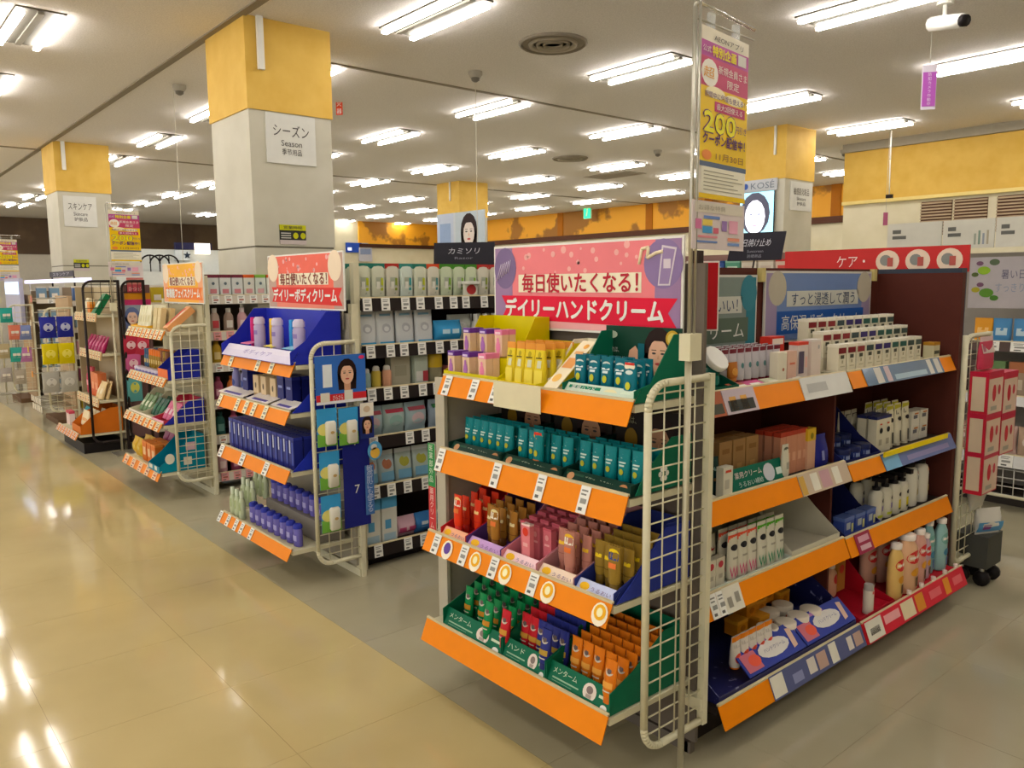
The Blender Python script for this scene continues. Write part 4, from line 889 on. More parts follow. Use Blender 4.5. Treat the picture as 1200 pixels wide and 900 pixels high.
# --- bay B, top shelf : stepped white cartons
Z = 1.219
tops = [('7a1c24', 'maroon'), ('7a1c24', 'maroon'), ('8a2c30', 'maroon'), ('3a4a4c', 'slate'), ('3a2c6a', 'violet'), ('3a2c6a', 'violet'), ('2c5a50', 'green'), ('2c5a50', 'green'), ('3a4a44', 'slate'), ('4a5a54', 'slate')]
xs10 = span(3.20, 4.02, 10)
TN = ('front', 'middle', 'top')
CB = {}
for t in range(3):
    MB().box(-.44, .44, 0, .07, 0, .004 + t * .052, mat('c8c0a8', .5)).obj('riser_step', None, (*SIDE.w(3.61, 1.655 + t * .07), Z), SIDE.a, label=TN[t] + ' tier of the white carton riser under the blue sign', cat='riser')
    for x, (c, n) in zip(xs10, tops):
        if (c, t) not in CB:
            CB[(c, t)] = product('carton', .064, .110, .05, mat('e6dfc6', .35), mat('efe9d6', .35), [('r', -.5, .5, .66, .88, mat(c, .4)), ('r', -.24, .24, .46, .60, mat('4a4a3c', .4)), ('r', -.1, .1, .28, .40, mat('b0a888', .4)), ('r', -.3, .3, .14, .18, mat('c0b898', .4))], cap=.10)
        put(CB[(c, t)], SIDE, x, 1.69 + t * .07, Z + .0045 + t * .052, 'white carton with ' + n + ' band on the ' + TN[t] + ' tier of the riser', 'carton', n + ' banded cartons ' + TN[t] + ' tier', random.uniform(-1, 1))
put(product('carton', .07, .08, .05, mat('d0c8a4', .4), mat('b8842c', .4), [('r', -.4, .4, .3, .5, mat('5a5a48', .4))]), SIDE, 4.12, 1.66, Z, 'small cream carton with amber top at the far end of the riser', 'carton')

# --- bay B, second shelf
Z = .831
tray(SIDE, 3.18, 3.50, 1.60, 1.93, Z, .02, .22, NAVY, 'navy tray of dark blue jars on the second shelf of the far bay', hm=.08)
nj = product('jar', .075, .055, .075, mat('2a3a7c', .3), mat('1c2450', .3), [('r', -.35, .35, .2, .5, mat('8a98c0', .4))], cap=.4)
grid(nj, SIDE, [3.24, 3.33, 3.42], [1.65, 1.74], Z + .005, 'dark blue jar sitting in the navy tray of the far bay', 'jar', 'dark blue jars', step=.03)
wt = product('tube', .066, .20, .04, mat('ddd6bc', .35), mat('c8c0a4', .35), [('r', -.5, .5, .86, .97, mat('b8b02c', .4)), ('r', -.36, .36, .74, .84, mat('5a5a54', .4)), ('o', 0, .64, .28, .05, mat('26262c', .4)), ('r', -.1, .1, .1, .36, mat('4a4a44', .4))], cap=.05)
grid(wt, SIDE, span(3.66, 3.90, 3), [1.66, 1.71, 1.76], Z, 'tall white tube with yellow top and black oval on the far bay', 'tube', 'tall yellow topped tubes')
ws = product('carton', .07, .165, .04, mat('ddd6bc', .35), mat('2c3060', .35), [('o', .1, .6, .22, .08, mat('26262c', .4)), ('r', -.1, .2, .76, .8, mat('d8502c', .4)), ('r', -.2, .2, .2, .36, mat('b0a890', .4))], cap=.08)
grid(ws, SIDE, [3.55, 3.62], [1.65, 1.70], Z, 'white carton with black oval and dark blue top beside the yellow topped tubes', 'carton', 'white cartons with dark blue top')
wo2 = product('tube', .055, .17, .035, mat('cfc8b0', .35), mat('3a3a34', .35), [('r', -.4, .4, .8, .9, mat('3a2c2c', .4))], cap=.08)
grid(wo2, SIDE, [3.52, 3.58, 3.64], [1.80], Z, 'cream tube with dark band at the back of the far bay', 'tube', 'cream tubes at the back')
sm = product('carton', .085, .07, .06, mat('e0dccc', .4), None, [('r', -.3, .2, .5, .75, mat('6a6a70', .4)), ('r', -.2, .3, .8, .9, mat('c8782c', .4))])
for x in (3.96, 4.055):
    for k in range(2): put(sm, SIDE, x, 1.68, Z + .071 * k, 'small white carton in the stack of four beside the dark end panel', 'carton', 'stacked small white cartons')

# --- bay B, third shelf
Z = .515
tray(SIDE, 3.18, 3.50, 1.585, 1.93, Z, .02, .22, NAVY, 'navy tray of blue tins on the third shelf of the far bay', hm=.08, mf=mat('2a3a8c', .4))
bt = product('carton', .085, .075, .05, mat('3a4f9c', .3), mat('5a70b0', .3), [('r', -.3, .1, .3, .7, mat('a8b0b8', .4)), ('r', .2, .4, .1, .6, mat('c8c880', .4))], cap=.2)
grid(bt, SIDE, [3.25, 3.35, 3.45], [1.63], Z + .005, 'blue printed tin in the navy tray of the third shelf', 'tin', 'blue tins')
pb1 = product('pump', .085, .20, .06, mat('ddd8c4', .3), BLACK, [('o', .2, .46, .2, .05, mat('26262c', .4)), ('r', 0, .4, .22, .34, mat('8a78b8', .4)), ('r', -.3, .4, .08, .14, mat('c8d040', .4))])
pb2 = product('pump', .085, .20, .06, mat('ddd8c4', .3), BLACK, [('o', .1, .46, .2, .05, mat('26262c', .4)), ('r', -.1, .3, .14, .34, mat('d8c420', .4)), ('r', -.1, .3, .10, .14, mat('2c4a2c', .4))])
for x, pr, l in ((3.56, pb1, 'short white pump bottle with violet label nearest the blue tins'), (3.65, pb1, 'second short white pump bottle with violet label from the blue tins'), (3.74, pb2, 'short white pump bottle with yellow label nearest the violet ones'), (3.82, pb2, 'short white pump bottle with yellow label nearest the tall bottles')):
    put(pr, SIDE, x, 1.64, Z, l, 'pump bottle')
grid(pb1, SIDE, [3.56, 3.65, 3.74], [1.73], Z + .02, 'short white pump bottle with black head in the second row', 'pump bottle', 'second row of pump bottles')
pt1 = product('pump', .10, .27, .07, mat('e0dccc', .3), BLACK, [('o', .25, .50, .16, .035, mat('26262c', .4)), ('r', .1, .4, .58, .62, mat('d87a30', .4)), ('r', .05, .4, .2, .3, mat('c8b060', .4))])
put(pt1, SIDE, 3.93, 1.65, Z, 'tall white pump bottle with black head next to the short ones', 'pump bottle')
put(pt1, SIDE, 4.05, 1.65, Z, 'tall white pump bottle nearest the dark end panel', 'pump bottle')

# --- bay B, bottom shelf : red tray
Z = .172
RT = mat('b8182c', .4)
tray(SIDE, 3.18, 3.50, 1.505, 1.95, Z, .02, .24, RT, 'red display tray with steep sides on the bottom shelf of the far bay', hm=.06)
put(product('stick', .045, .13, .045, mat('e0d8c8', .3), mat('a8a098', .3), [('r', -.2, .2, .7, .8, mat('d86a60', .4))], cap=.2), SIDE, 3.30, 1.53, Z + .005, 'lone cream stick tester standing in the red tray', 'stick')
pe2 = product('bottle', .075, .16, .05, mat('d8a888', .3), mat('e8d8c8', .3), [('o', .1, .5, .3, .14, mat('d0403c', .4))], cap=.2)
grid(pe2, SIDE, [3.24, 3.33], [1.72], Z + .02, 'peach bottle with red oval at the back of the red tray', 'bottle', 'peach bottles in the red tray')
put(product('carton', .07, .17, .05, mat('c8863c', .3), None, [('o', 0, .6, .3, .12, mat('d84a3c', .4))]), SIDE, 3.42, 1.74, Z + .02, 'amber carton beside the peach bottles in the red tray', 'carton')
def lot(c, w, h, red=True, d=None): return product('bottle', w, h, d or w * .6, mat(c, .28), mat('efe4d8', .3), [('o', 0, .62, .40, .11, mat('d83434' if red else '7ab0a4', .4)), ('r', -.3, .3, .60, .64, mat('f4e4d4', .4)), ('o', 0, .36, .25, .07, mat('e8a030' if red else '4a8aa8', .4)), ('r', .0, .3, .1, .26, mat('6a4a2c' if red else '5a78b0', .4))], cap=.10)
LB = [(3.57, 1.54, lot('e8c070', .10, .255), 'slender yellow peach lotion bottle nearest the red tray'), (3.70, 1.55, lot('e4b48c', .155, .27), 'widest peach lotion bottle with a big red oval'), (3.835, 1.55, lot('e0a898', .10, .265), 'pink lotion bottle beside the widest peach one'), (3.93, 1.56, lot('c8a8b8', .08, .22), 'small lilac lotion bottle between pink and aqua bottles'), (4.01, 1.58, lot('8ab8b8', .09, .265, False), 'aqua lotion bottle beside the small lilac one'), (4.11, 1.56, lot('9ac4c0', .095, .26, False), 'aqua lotion bottle nearest the wire panel at the far end')]
for x, y, pr, l in LB: put(pr, SIDE, x, y, Z, l, 'bottle')
grid(lot('dca890', .11, .25), SIDE, [3.60, 3.74, 3.87], [1.68], Z, 'peach lotion bottle in the second row of the bottom far bay', 'bottle', 'second row of lotion bottles')
MB().box(0, .70, 0, .004, 0, .20, RT).obj('red_back_card', None, (*SIDE.w(3.5, 1.80), Z), SIDE.a, label='red card standing behind the lotion bottles', cat='card')

# --- poster stands beside the wire panels
def coupon(b, w, h):
    Y1, PUR, WH, G = mat('f0c818', .4), mat('c05a9a', .4), mat('f2ece0', .4), mat('e8d820', .4)
    b.rect(0, w, h * .92, h, -.001, mat('e4dcc6', .4)); b.text('AEONアプリ', w * .55, h * .95, h * .04, -.003, INK, w * .62)
    b.rect(0, w, h * .83, h * .92, -.001, mat('b8509a', .4)); b.fat('特別企画', w * .46, h * .872, h * .065, -.003, mat('f4e02c', .4), w * .5, .0012)
    b.rect(w * .76, w * .94, h * .845, h * .91, -.002, mat('d8d4cc', .4)); b.text('公式', w * .1, h * .872, h * .04, -.003, WH, w * .16)
    b.rect(0, w, h * .66, h * .83, -.001, mat('c84a70', .4)); b.oval(w * .17, h * .74, w * .17, h * .08, -.002, WH); b.text('超', w * .15, h * .74, h * .07, -.003, mat('e8a018', .4), w * .22)
    b.text('新規会員さま', w * .65, h * .775, h * .055, -.003, WH, w * .62); b.text('限定', w * .66, h * .705, h * .055, -.003, WH, w * .26)
    b.rect(0, w, h * .22, h * .66, -.001, Y1); b.oval(w * .3, h * .635, w * .2, h * .035, -.0015, mat('f8ecc0', .4)); b.oval(w * .7, h * .62, w * .22, h * .03, -.0015, mat('f8ecc0', .4))
    b.text('期間中に何度も使える！', w * .5, h * .615, h * .04, -.003, mat('6a3a7a', .4), w * .86); b.rect(w * .28, w * .94, h * .525, h * .585, -.002, mat('c03a6a', .4)); b.text('最大2回使える', w * .6, h * .555, h * .04, -.003, WH, w * .56)
    b.fat('200', w * .40, h * .46, h * .165, -.002, mat('6a3a7a', .4), w * .68, .0055); b.fat('200', w * .40, h * .46, h * .165, -.003, mat('f0e418', .4), w * .66, .0028)
    b.text('円引き', w * .86, h * .45, h * .05, -.003, mat('6a3a7a', .4), w * .24); b.fat('クーポン配信中！', w * .5, h * .355, h * .07, -.003, mat('5a2c6a', .4), w * .9, .001)
    b.oval(w * .14, h * .26, w * .1, h * .03, -.002, mat('f09040', .4)); b.text('11月30日', w * .62, h * .26, h * .05, -.003, mat('8a5a3a', .4), w * .6)
    b.rect(0, w, h * .19, h * .22, -.002, mat('5a6a84', .4)); b.rect(w * .03, w * .97, h * .03, h * .19, -.002, mat('f0ecd8', .4)); b.rect(0, w, 0, h * .03, -.0015, Y1)
    for k in range(6): b.rect(w * .08, w * (.92 - .1 * (k % 3)), h * (.05 + .022 * k), h * (.056 + .022 * k), -.003, mat('a8a490', .4))
def leaf2(b, w, h):
    b.rect(w * .04, w * .96, h * .76, h * .97, -.001, mat('dcd4c4', .4)); b.rect(w * .2, w * .5, h * .64, h * .7, -.002, mat('6a8ac8', .4))
    for (x0, x1, z0, z1, c) in ((.05, .16, .42, .62, 'd87aa8'), (.18, .36, .5, .62, 'e8d060'), (.18, .36, .34, .48, '4aa0d8'), (.38, .48, .34, .46, 'd86a80'), (.54, .64, .4, .62, '9a7ab8'), (.68, .86, .36, .64, 'e8a8c0'), (.1, .46, .24, .29, 'e0909a'), (.08, .46, .14, .18, '6a8ac8'), (.66, .9, .2, .27, 'e89a80'), (.66, .9, .1, .16, '7a9ad0')): b.rect(x0 * w, x1 * w, z0 * h, z1 * h, -.002, mat(c, .4))
    b.text('お得な特典', w * .35, h * .86, h * .12, -.003, mat('b0a894', .4), w * .5)
def poster_stand(PX, PY, l1, l2, l3):
    ps = empty('poster_stand', (PX, PY, 0), label=l1, cat='stand'); WOFF[ps.name] = (PX, PY)
    MB().box(PX - .0, PX + .24, PY - .10, PY + .10, 0, .008, STEEL).obj('base_plate', ps)
    MB().rod((PX, PY, 0), (PX, PY, 1.44), .0105, mat('bdb69a', .35, .4), 10).obj('lower_pole', ps)
    MB().rod((PX, PY, 1.44), (PX, PY, 2.37), .0065, STEEL, 8).rod((PX + .006, PY + .016, 1.44), (PX + .006, PY + .016, 2.385), .004, STEEL, 6).obj('upper_rod', ps)
    MB().box(PX - .02, PX + .02, PY - .02, PY + .035, 1.37, 1.45, CREAMM).obj('clamp', ps)
    dv = Vector((-.12, .993, 0)); tip = Vector((PX, PY, 2.385)) + dv * .36
    MB().rod((PX, PY, 2.37), (PX, PY + .01, 2.387), .0065, STEEL).rod((PX, PY + .01, 2.387), tip, .006, mat('d8d6d0', .2, .8), 8).rod((PX, PY + .01, 2.34), tip - Vector((.0, 0, .032)), .003, STEEL, 5).obj('top_arm', ps)
    for s in (.09, .24):
        q = Vector((PX, PY, 2.353)) + dv * s
        MB().box(q.x - .006, q.x + .006, q.y - .012, q.y + .012, q.z - .03, q.z + .02, CLEAR).obj('hook_clip', ps)
    ang = math.atan2(dv.y, dv.x)
    q0 = Vector((PX, PY, 0)) + dv * .018; wz = 1.845; wt_ = 2.325
    o = MB().box(0, .285, 0, .002, 0, wt_ - wz, mat('f2ece0', .4)).obj('coupon_poster', None, (q0.x + .012, q0.y, wz), ang, label=l2, cat='poster')
    b = MB(); coupon(b, .285, wt_ - wz); b.obj('printed_face', o)
    z0, z1 = 1.697, 1.838
    o = MB().box(0, .32, 0, .002, 0, z1 - z0, mat('dccfcf', .3)).obj('pastel_leaflet', None, (PX + .012, PY - .012, z0), ang, label=l3, cat='leaflet')
    b = MB(); leaf2(b, .32, z1 - z0); b.obj('printed_face', o)
poster_stand(-1.462, 1.925, 'slim metal poster stand with a top arm beside the front wire panel', 'tall yellow and magenta coupon poster hanging high beside the hand cream sign', 'small pastel leaflet clipped below the large coupon poster')
# ================================================================== second endcap (body creams, blue)
D2 = -2.28
e2 = unit('endcap_shelf', FRONT, -4.33, 2.09, 'second endcap display of blue body creams with hanging packs on its wire side')
A2, B2 = -4.80, -3.84
MB().box(A2 - .03, B2 + .03, 2.09, 2.105, .06, 1.45, mat('a8a292', .6)).obj('back_panel', e2)
for x in (A2 - .04, B2): MB().box(x, x + .04, 2.105, 2.145, 0, 1.50, CREAMM).obj('post', e2)
MB().box(A2, B2 + .05, 2.10, 2.14, 0, .04, CREAMM).obj('floor_bar', e2)
TG = mat('f2e8c4', .4)
t1 = [ex(273, 418, 1.78), ex(304, 421, 1.78), ex(320, 424, 1.78)]
shelf(e2, A2, B2, 1.79, 2.09, 1.19, tags=t1, tw=.05, tagm=TG)
shelf(e2, A2, B2, 1.75, 2.09, .94, rh=.07, tags=[ex(p, 480, 1.74) for p in (260, 280, 290, 299, 312)], tw=.05, tagm=TG)
shelf(e2, A2, B2, 1.74, 2.09, .632, rh=.07, tags=[ex(p, 545, 1.73) for p in (262, 286, 313)], tw=.06)
shelf(e2, A2, B2, 1.73, 2.09, .212, rh=.062, tags=[ex(p, y, 1.72) for p, y in ((260, 606), (269, 611), (278, 616), (285, 620), (296, 627))], tw=.045)
wire_panel(e2, -3.79, 1.855, 2.12, .12, 1.30)
sign_board(-4.74, -3.79, 2.06, 1.465, 1.78, draw_sign('f06a54', 'e02418', '毎日使いたくなる！', 'デイリーボディクリーム', 'f08a70', 'c0a090', False), 'red and peach body cream header sign over the second endcap')
Z = 1.193
def lil(b, w, h): b.rect(0, w, h * .1, h * .95, -.001, mat('e4def0', .35)); b.text('ボディケア', w * .5, h * .55, h * .4, -.002, mat('8a7ac0', .4), w * .4)
tray(FRONT, A2 + .01, B2 - .005, 1.765, 2.06, Z, .065, .27, mat('2a34b4', .35), 'large blue display tray with lilac skirt on the second endcap top shelf', lil, hm=.12, lean=.05, mf=mat('dcd6ec', .35))
lb = product('spray', .085, .20, .06, mat('b4a8cc', .3), mat('cfc8e0', .3), [('r', -.3, .3, .5, .62, mat('8a78b8', .4)), ('r', -.5, -.2, .5, .8, mat('d84a60', .4))])
for px, l in ((305, 'lilac grey lotion bottle nearest the pink stick in the blue tray'), (326, 'lilac grey lotion bottle between yellow and blue sticks'), (351, 'lilac grey lotion bottle nearest the blue side wing')): put(lb, FRONT, ex(px, 405, 1.87), 1.87, Z + .03, l, 'bottle')
for px, c, l in ((294, 'd8307c', 'magenta slim stick in the blue tray'), (316, 'f0c83c', 'yellow slim stick in the blue tray'), (339, '3c9ae0', 'sky blue slim stick in the blue tray')):
    put(product('stick', .036, .18, .036, mat(c, .3), mat(c, .3), cap=.2), FRONT, ex(px, 400, 1.9), 1.92, Z + .04, l, 'stick')
for px, c, l in ((288, 'e880a8', 'pink flat card'), (315, 'e8d860', 'yellow flat card'), (337, '90d0e8', 'pale blue flat card')):
    MB().box(-.06, .06, 0, .06, 0, .003, mat(c, .4)).obj('flat_card', None, (ex(px, 415, 1.83), 1.825, Z + .07), 0, rx=R(8), label=l + ' lying before the lilac bottles', cat='card')
Z = .943
lv = product('bottle', .075, .17, .05, mat('7a78a8', .3), mat('6a60a0', .3), [('o', 0, .4, .3, .12, mat('3a4a8c', .4))], cap=.15)
grid(lv, FRONT, [ex(278, 455, 1.88), ex(288, 457, 1.88)], [1.88], Z, 'lavender bottle on the second shelf of the blue endcap', 'bottle', 'lavender bottles')
cb = product('carton', .07, .145, .05, mat('ddc49c', .35), None, [('o', 0, .6, .14, .12, mat('6a5a48', .4)), ('r', -.3, .3, .1, .3, mat('c8a878', .4))])
grid(cb, FRONT, [ex(307, 460, 1.87), ex(316, 462, 1.87), ex(327, 464, 1.87)], [1.86, 1.92], Z, 'cream carton in the middle of the blue endcap second shelf', 'carton', 'cream cartons')
nb = product('carton', .075, .17, .05, mat('1c2270', .3), mat('2a328c', .3), [('r', -.3, .3, .6, .68, mat('8a98d0', .4))], cap=.1)
grid(nb, FRONT, [-4.62, ex(336, 465, 1.87), ex(346, 468, 1.87)], [1.86, 1.92], Z, 'navy carton on the second shelf of the blue endcap', 'carton', 'navy cartons second shelf')
for k, (a, b) in enumerate(((258, 287), (290, 316), (318, 343))):
    X0_, X1_ = ex(a, 462, 1.77), ex(b, 468, 1.77)
    o = MB().box(0, X1_ - X0_ - .01, 0, .09, 0, .003, mat('efe8e4', .3)).obj('flat_card', None, (X0_, 1.76, Z + .018), 0, rx=R(16), label=('far', 'middle', 'near')[k] + ' white printed card sloping over the navy carton shelf front', cat='card')
    MB().box(.06, (X1_ - X0_) * .8, .01, .03, .003, .004, mat('5a50a8', .4)).obj('print', o)
MB().prism([(1.76, .945), (2.07, .945), (2.07, 1.12), (1.95, 1.12)], 0, B2 + .003, B2 + .006, BLUE).obj('tray_wing', None, label='blue side wing of the second endcap second shelf', cat='card')
Z = .635
nc = product('carton', .062, .175, .05, mat('20287c', .3), mat('2a3490', .3), [('r', .1, .4, .15, .85, mat('4a5ab4', .4)), ('r', -.35, -.1, .5, .9, mat('c0c8e0', .4))], cap=.08)
grid(nc, FRONT, span(-4.76, -3.86, 13), [1.80, 1.86, 1.92], Z, 'dark navy carton in the full row of the third blue shelf', 'carton', 'navy cartons third shelf')
MB().prism([(1.75, .637), (2.07, .637), (2.07, .80), (1.9, .78)], 0, B2 + .003, B2 + .006, BLUE).obj('tray_wing', None, label='blue side wing of the second endcap third shelf', cat='card')
Z = .215
gs = product('bottle', .05, .17, .04, mat('c8d4b0', .2), mat('dce8d0', .2), [('r', -.3, .3, .3, .6, mat('a8b888', .4))], cap=.25)
grid(gs, FRONT, [-4.74, -4.67, -4.60], [1.77, 1.84, 1.92], Z, 'pale green bottle at the far end of the bottom blue shelf', 'bottle', 'pale green bottles', step=.05)
for k, (y0, zz) in enumerate(((1.80, 0), (1.94, .12))):
    if k: MB().box(-4.55, -3.86, 1.90, 2.05, .215, .33, mat('8a847a', .5)).obj('riser_step', None, label='grey riser under the back row of violet bottles', cat='riser')
    vb = product('spray', .07, .12, .045, mat('6a62b0', .15), mat('2f38a8', .25), [('r', -.3, .3, .25, .5, mat('a8a4d8', .4))])
    grid(vb, FRONT, span(-4.54, -3.87, 8), [y0], Z + zz, 'violet bottle with blue cap in the ' + ('raised back' if k else 'front') + ' row of the bottom blue shelf', 'bottle', 'violet bottles ' + ('back' if k else 'front') + ' row')
# hanging on the wire side
def bluead(b, w, h):
    b.rect(0, w, 0, h, -.001, mat('3a70c4', .3)); portrait(b, w * .62, h * .62, h * .56, -.002, 'f0c0a0'); b.rect(w * .14, w * .32, h * .35, h * .82, -.002, mat('e8f0f4', .3)); b.rect(0, w, h * .02, h * .2, -.003, mat('d83038', .4)); b.rect(0, w, -.0, h * .06, -.0035, mat('e8e8f0', .4)); b.oval(w * .92, h * .93, w * .06, h * .04, -.003, mat('d83a6a', .4))
    b.rect(w * .08, w * .26, h * .05, h * .24, -.004, OFFW); b.rect(w * .55, w * .72, h * .06, h * .26, -.004, OFFW); b.text('さらさら', w * .42, h * .12, h * .12, -.0045, WHITE, w * .2)
HX = -3.772
face_x('face_poster', HX, sy(369, 440, HX), sy(428, 440, HX), at(400, 472, 0, HX).z, at(369, 418, 0, HX).z, bluead, 'blue poster of a smiling woman hanging on the second wire panel', 'poster', mat('3a70c4', .3), .003)
def seven(b, w, h): b.text('7', w * .5, h * .72, h * .1, -.002, WHITE); b.text('7', w * .5, h * .32, h * .1, -.002, WHITE)
face_x('backing_board', HX - .004, sy(402, 540, HX), sy(433, 540, HX), at(405, 620, 0, HX).z, at(405, 478, 0, HX).z, seven, 'navy backing board with white marks hanging beside the blister packs', 'board', mat('242a80', .4), .003)
bp = product('blister', .115, .20, .03, mat('3f9fd8', .3), mat('7ab848', .35), [('o', .12, .38, .1, .04, mat('c8a86a', .4))], m3=mat('e8e080', .35))
for px, py, l in ((384, 523, 'top outer'), (409, 521, 'top inner'), (387, 573, 'middle'), (389, 623, 'lowest')):
    q = at(px, py, 0, HX + .01); o = put(bp, SIDE, q.y, -(HX + .012), q.z, l + ' blister pack of sun milk hanging on the second wire panel', 'blister pack')
def samp(b, w, h): portrait(b, w * .5, h * .4, h * .42, -.002); b.rect(0, w, h * .62, h, -.0015, mat('efe8d8', .4)); b.oval(w * .5, h * .82, w * .25, h * .09, -.002, mat('d8c0a0', .4))
face_x('sample_card', HX + .004, sy(421, 490, HX), sy(437, 490, HX), at(425, 514, 0, HX).z, at(425, 472, 0, HX).z, samp, 'white and navy sample card with a face beside the blister packs', 'card', mat('2a3a80', .4), .004)
q = at(436, 527, 0, HX)
o = MB().oval(0, 0, .045, .052, 0, mat('5aa8d8', .3), n=20).oval(0, -.012, .03, .03, -.002, mat('e8b84c', .3)).oval(-.006, .022, .02, .016, -.002, mat('d8d8d0', .3)).mesh('round_badge')
mk('round_badge', o, None, (HX + .03, q.y, q.z), R(90), label='round blue and yellow badge hanging under the sample card', cat='badge')
def vstrip(b, w, h):
    for k, ch in enumerate('敏感肌にも使える'): b.text(ch, w * .5, h * (.94 - .118 * k), w * .75, -.002, mat('c8d4ec', .4))
face_x('text_strip', HX + .004, sy(428, 580, HX), sy(438, 580, HX), at(431, 603, 0, HX).z, at(431, 545, 0, HX).z, vstrip, 'blue vertical text strip hanging under the round badge', 'strip', mat('4a78b8', .4), .003)
# green and red strip by the front endcap post
xa_, xb_ = ex(501, 560, 1.79), ex(509, 560, 1.79)
def gr(b, w, h):
    b.rect(0, w, h * .5, h, -.001, mat('2c8a4a', .4)); b.rect(0, w, 0, h * .5, -.001, mat('c83a40', .4))
    for k, ch in enumerate('医薬部外品'): b.text(ch, w * .5, h * (.95 - .09 * k), w * .6, -.003, mat('d8e8d0', .4))
    for k, ch in enumerate('薬用クリーム'): b.text(ch, w * .5, h * (.45 - .08 * k), w * .6, -.003, mat('f0d0c8', .4))
face_y('text_strip', 1.795, xa_, xb_, at(505, 620, 1, 1.79).z, at(505, 520, 1, 1.79).z, gr, 'narrow green and red vertical strip beside the front endcap post', 'strip', OFFW, .003)

# ================================================================== long side of the second gondola (razors and face wash)
g2 = unit('gondola_shelf', SIDE, 2.75, 4.27, 'side of the second gondola with black price rails and white tags')
MB().box(2.17, 3.55, 4.26, 4.28, .05, 1.70, mat('3a2c2a', .6)).obj('back_panel', g2)
MB().box(2.155, 2.19, 3.86, 3.90, 0, 1.72, CREAMM).obj('post', g2)
MB().box(2.19, 3.55, 3.92, 4.26, 0, .06, BLACK).obj('plinth', g2)
ZS = [1.515, 1.255, 1.015, .745, .46, .12]
for k, z in enumerate(ZS):
    n = 12
    tg = [2.24 + .112 * i + random.uniform(-.015, .015) for i in range(n) if not (k in (3, 5) and i % 3 == 1)]
    shelf(g2, 2.19, 3.55, 3.85, 4.26, z, rail=mat('2c2624', .35), rh=.075, lean=.006, tags=tg, tw=.055, deckm=DARK)
rz = []
for hc, bc_, pc2 in (('2c7a6a', 'cdd0b8', 'b8c02c'), ('b83a34', 'd0ccb8', '8a9a3a'), ('4a8a2c', 'c4cfae', '7aa83a'), ('3a8a80', 'c8d4c8', '3a9a9a'), ('d8502c', 'd4d0bc', '4a8a8c')):
    rz.append(product('bag', .085, .20, .03, mat(bc_, .3), mat(hc, .35), [('r', -.25, .25, .15, .62, mat('a8b09c', .35)), ('r', .12, .3, .25, .6, mat(pc2, .4)), ('r', -.2, .05, .3, .5, mat('e4e4d8', .4))], name='razor_pack'))
RL = ['teal topped', 'red topped', 'green topped', 'pale teal topped', 'orange topped']
for i in range(14):
    k = (0, 0, 1, 3, 0, 4, 2, 2, 2, 1, 1, 3, 0, 1)[i]
    for j in range(3): put(rz[k], SIDE, 2.24 + .093 * i, 3.905 + .06 * j, ZS[0] + .003 , RL[k] + ' razor pack hanging on the top row of the second gondola', 'razor pack', RL[k] + ' razor packs', random.uniform(-4, 4))
put(product('jar', .12, .10, .03, mat('dcdccc', .3), mat('c8c8bc', .3), [('o', 0, .5, .3, .3, mat('b83a3a', .4))], name='round_pack'), SIDE, 2.95, 3.868, ZS[0] + .003, 'round clear pack with red centre among the razor packs', 'pack')
fp = product('pouch', .12, .20, .05, mat('d4d8d8', .3), None, [('o', 0, .5, .24, .13, mat('b8bcc0', .35)), ('o', 0, .48, .14, .07, mat('dfe2e2', .35)), ('r', -.4, .4, .04, .12, mat('4aa8d8', .4)), ('r', -.3, .3, .84, .9, mat('8ab4cc', .4))])
grid(fp, SIDE, [2.25, 2.37, 2.50, 2.63], [3.91, 3.97], ZS[1] + .003, 'white face wash pouch with round face mark and blue base', 'pouch', 'white face wash pouches', jit=5)
put(product('bag', .20, .13, .10, mat('3a9ad0', .25), None, [('r', -.3, .3, .4, .6, mat('b8d8e4', .4))]), SIDE, 2.80, 3.91, ZS[1] + .003, 'plump bright blue bag lying on the face wash shelf', 'bag')
put(product('bag', .18, .16, .08, mat('b8bcb0', .3), None, [('o', 0, .5, .2, .2, mat('d4d4cc', .4))]), SIDE, 2.92, 3.95, ZS[1] + .003, 'grey folded bag beside the bright blue bag', 'bag')
wl_ = product('bottle', .06, .16, .05, mat('d8d8d0', .3), mat('e4e4dc', .3), [('r', -.3, .3, .2, .5, mat('b8b8b4', .4))], cap=.25)
grid(wl_, SIDE, [3.02, 3.09, 3.16, 3.25, 3.33, 3.42], [3.91, 3.97], ZS[1] + .003, 'white rounded bottle at the deep end of the face wash shelf', 'bottle', 'white rounded bottles')
Z = ZS[2] + .003
put(product('spray', .055, .12, .055, mat('9ab4b0', .3), mat('c8ccc8', .3)), SIDE, 2.235, 3.90, Z, 'pale aqua can at the near end of the third black rail shelf', 'can')
put(product('spray', .055, .13, .055, mat('c8b048', .3), mat('d4d0c4', .3)), SIDE, 2.30, 3.90, Z, 'yellow can with white top beside the pale aqua can', 'can')
put(product('spray', .055, .13, .055, mat('d8a080', .3), mat('d4d0c4', .3)), SIDE, 2.37, 3.90, Z, 'peach can with white top beside the yellow can', 'can')
put(product('carton', .13, .20, .06, mat('b8b49c', .4), mat('b83438', .4), [('r', -.3, .3, .3, .6, mat('a8a48c', .4))], cap=.12), SIDE, 2.47, 3.94, Z, 'big pale carton with red top on the third shelf', 'carton')
put(product('carton', .09, .20, .06, mat('b8c4b4', .4), mat('b83438', .4), [('r', -.4, .1, .1, .4, mat('d8d8d0', .4)), ('r', .1, .5, .1, .4, mat('b04048', .4))], cap=.12), SIDE, 2.60, 3.92, Z, 'pale green carton with red top on the third shelf', 'carton')
put(product('jar', .10, .19, .10, mat('8a8468', .3), mat('c0a028', .3), cap=.5), SIDE, 2.71, 3.92, Z, 'tall jar with gold lid on the third shelf', 'jar')
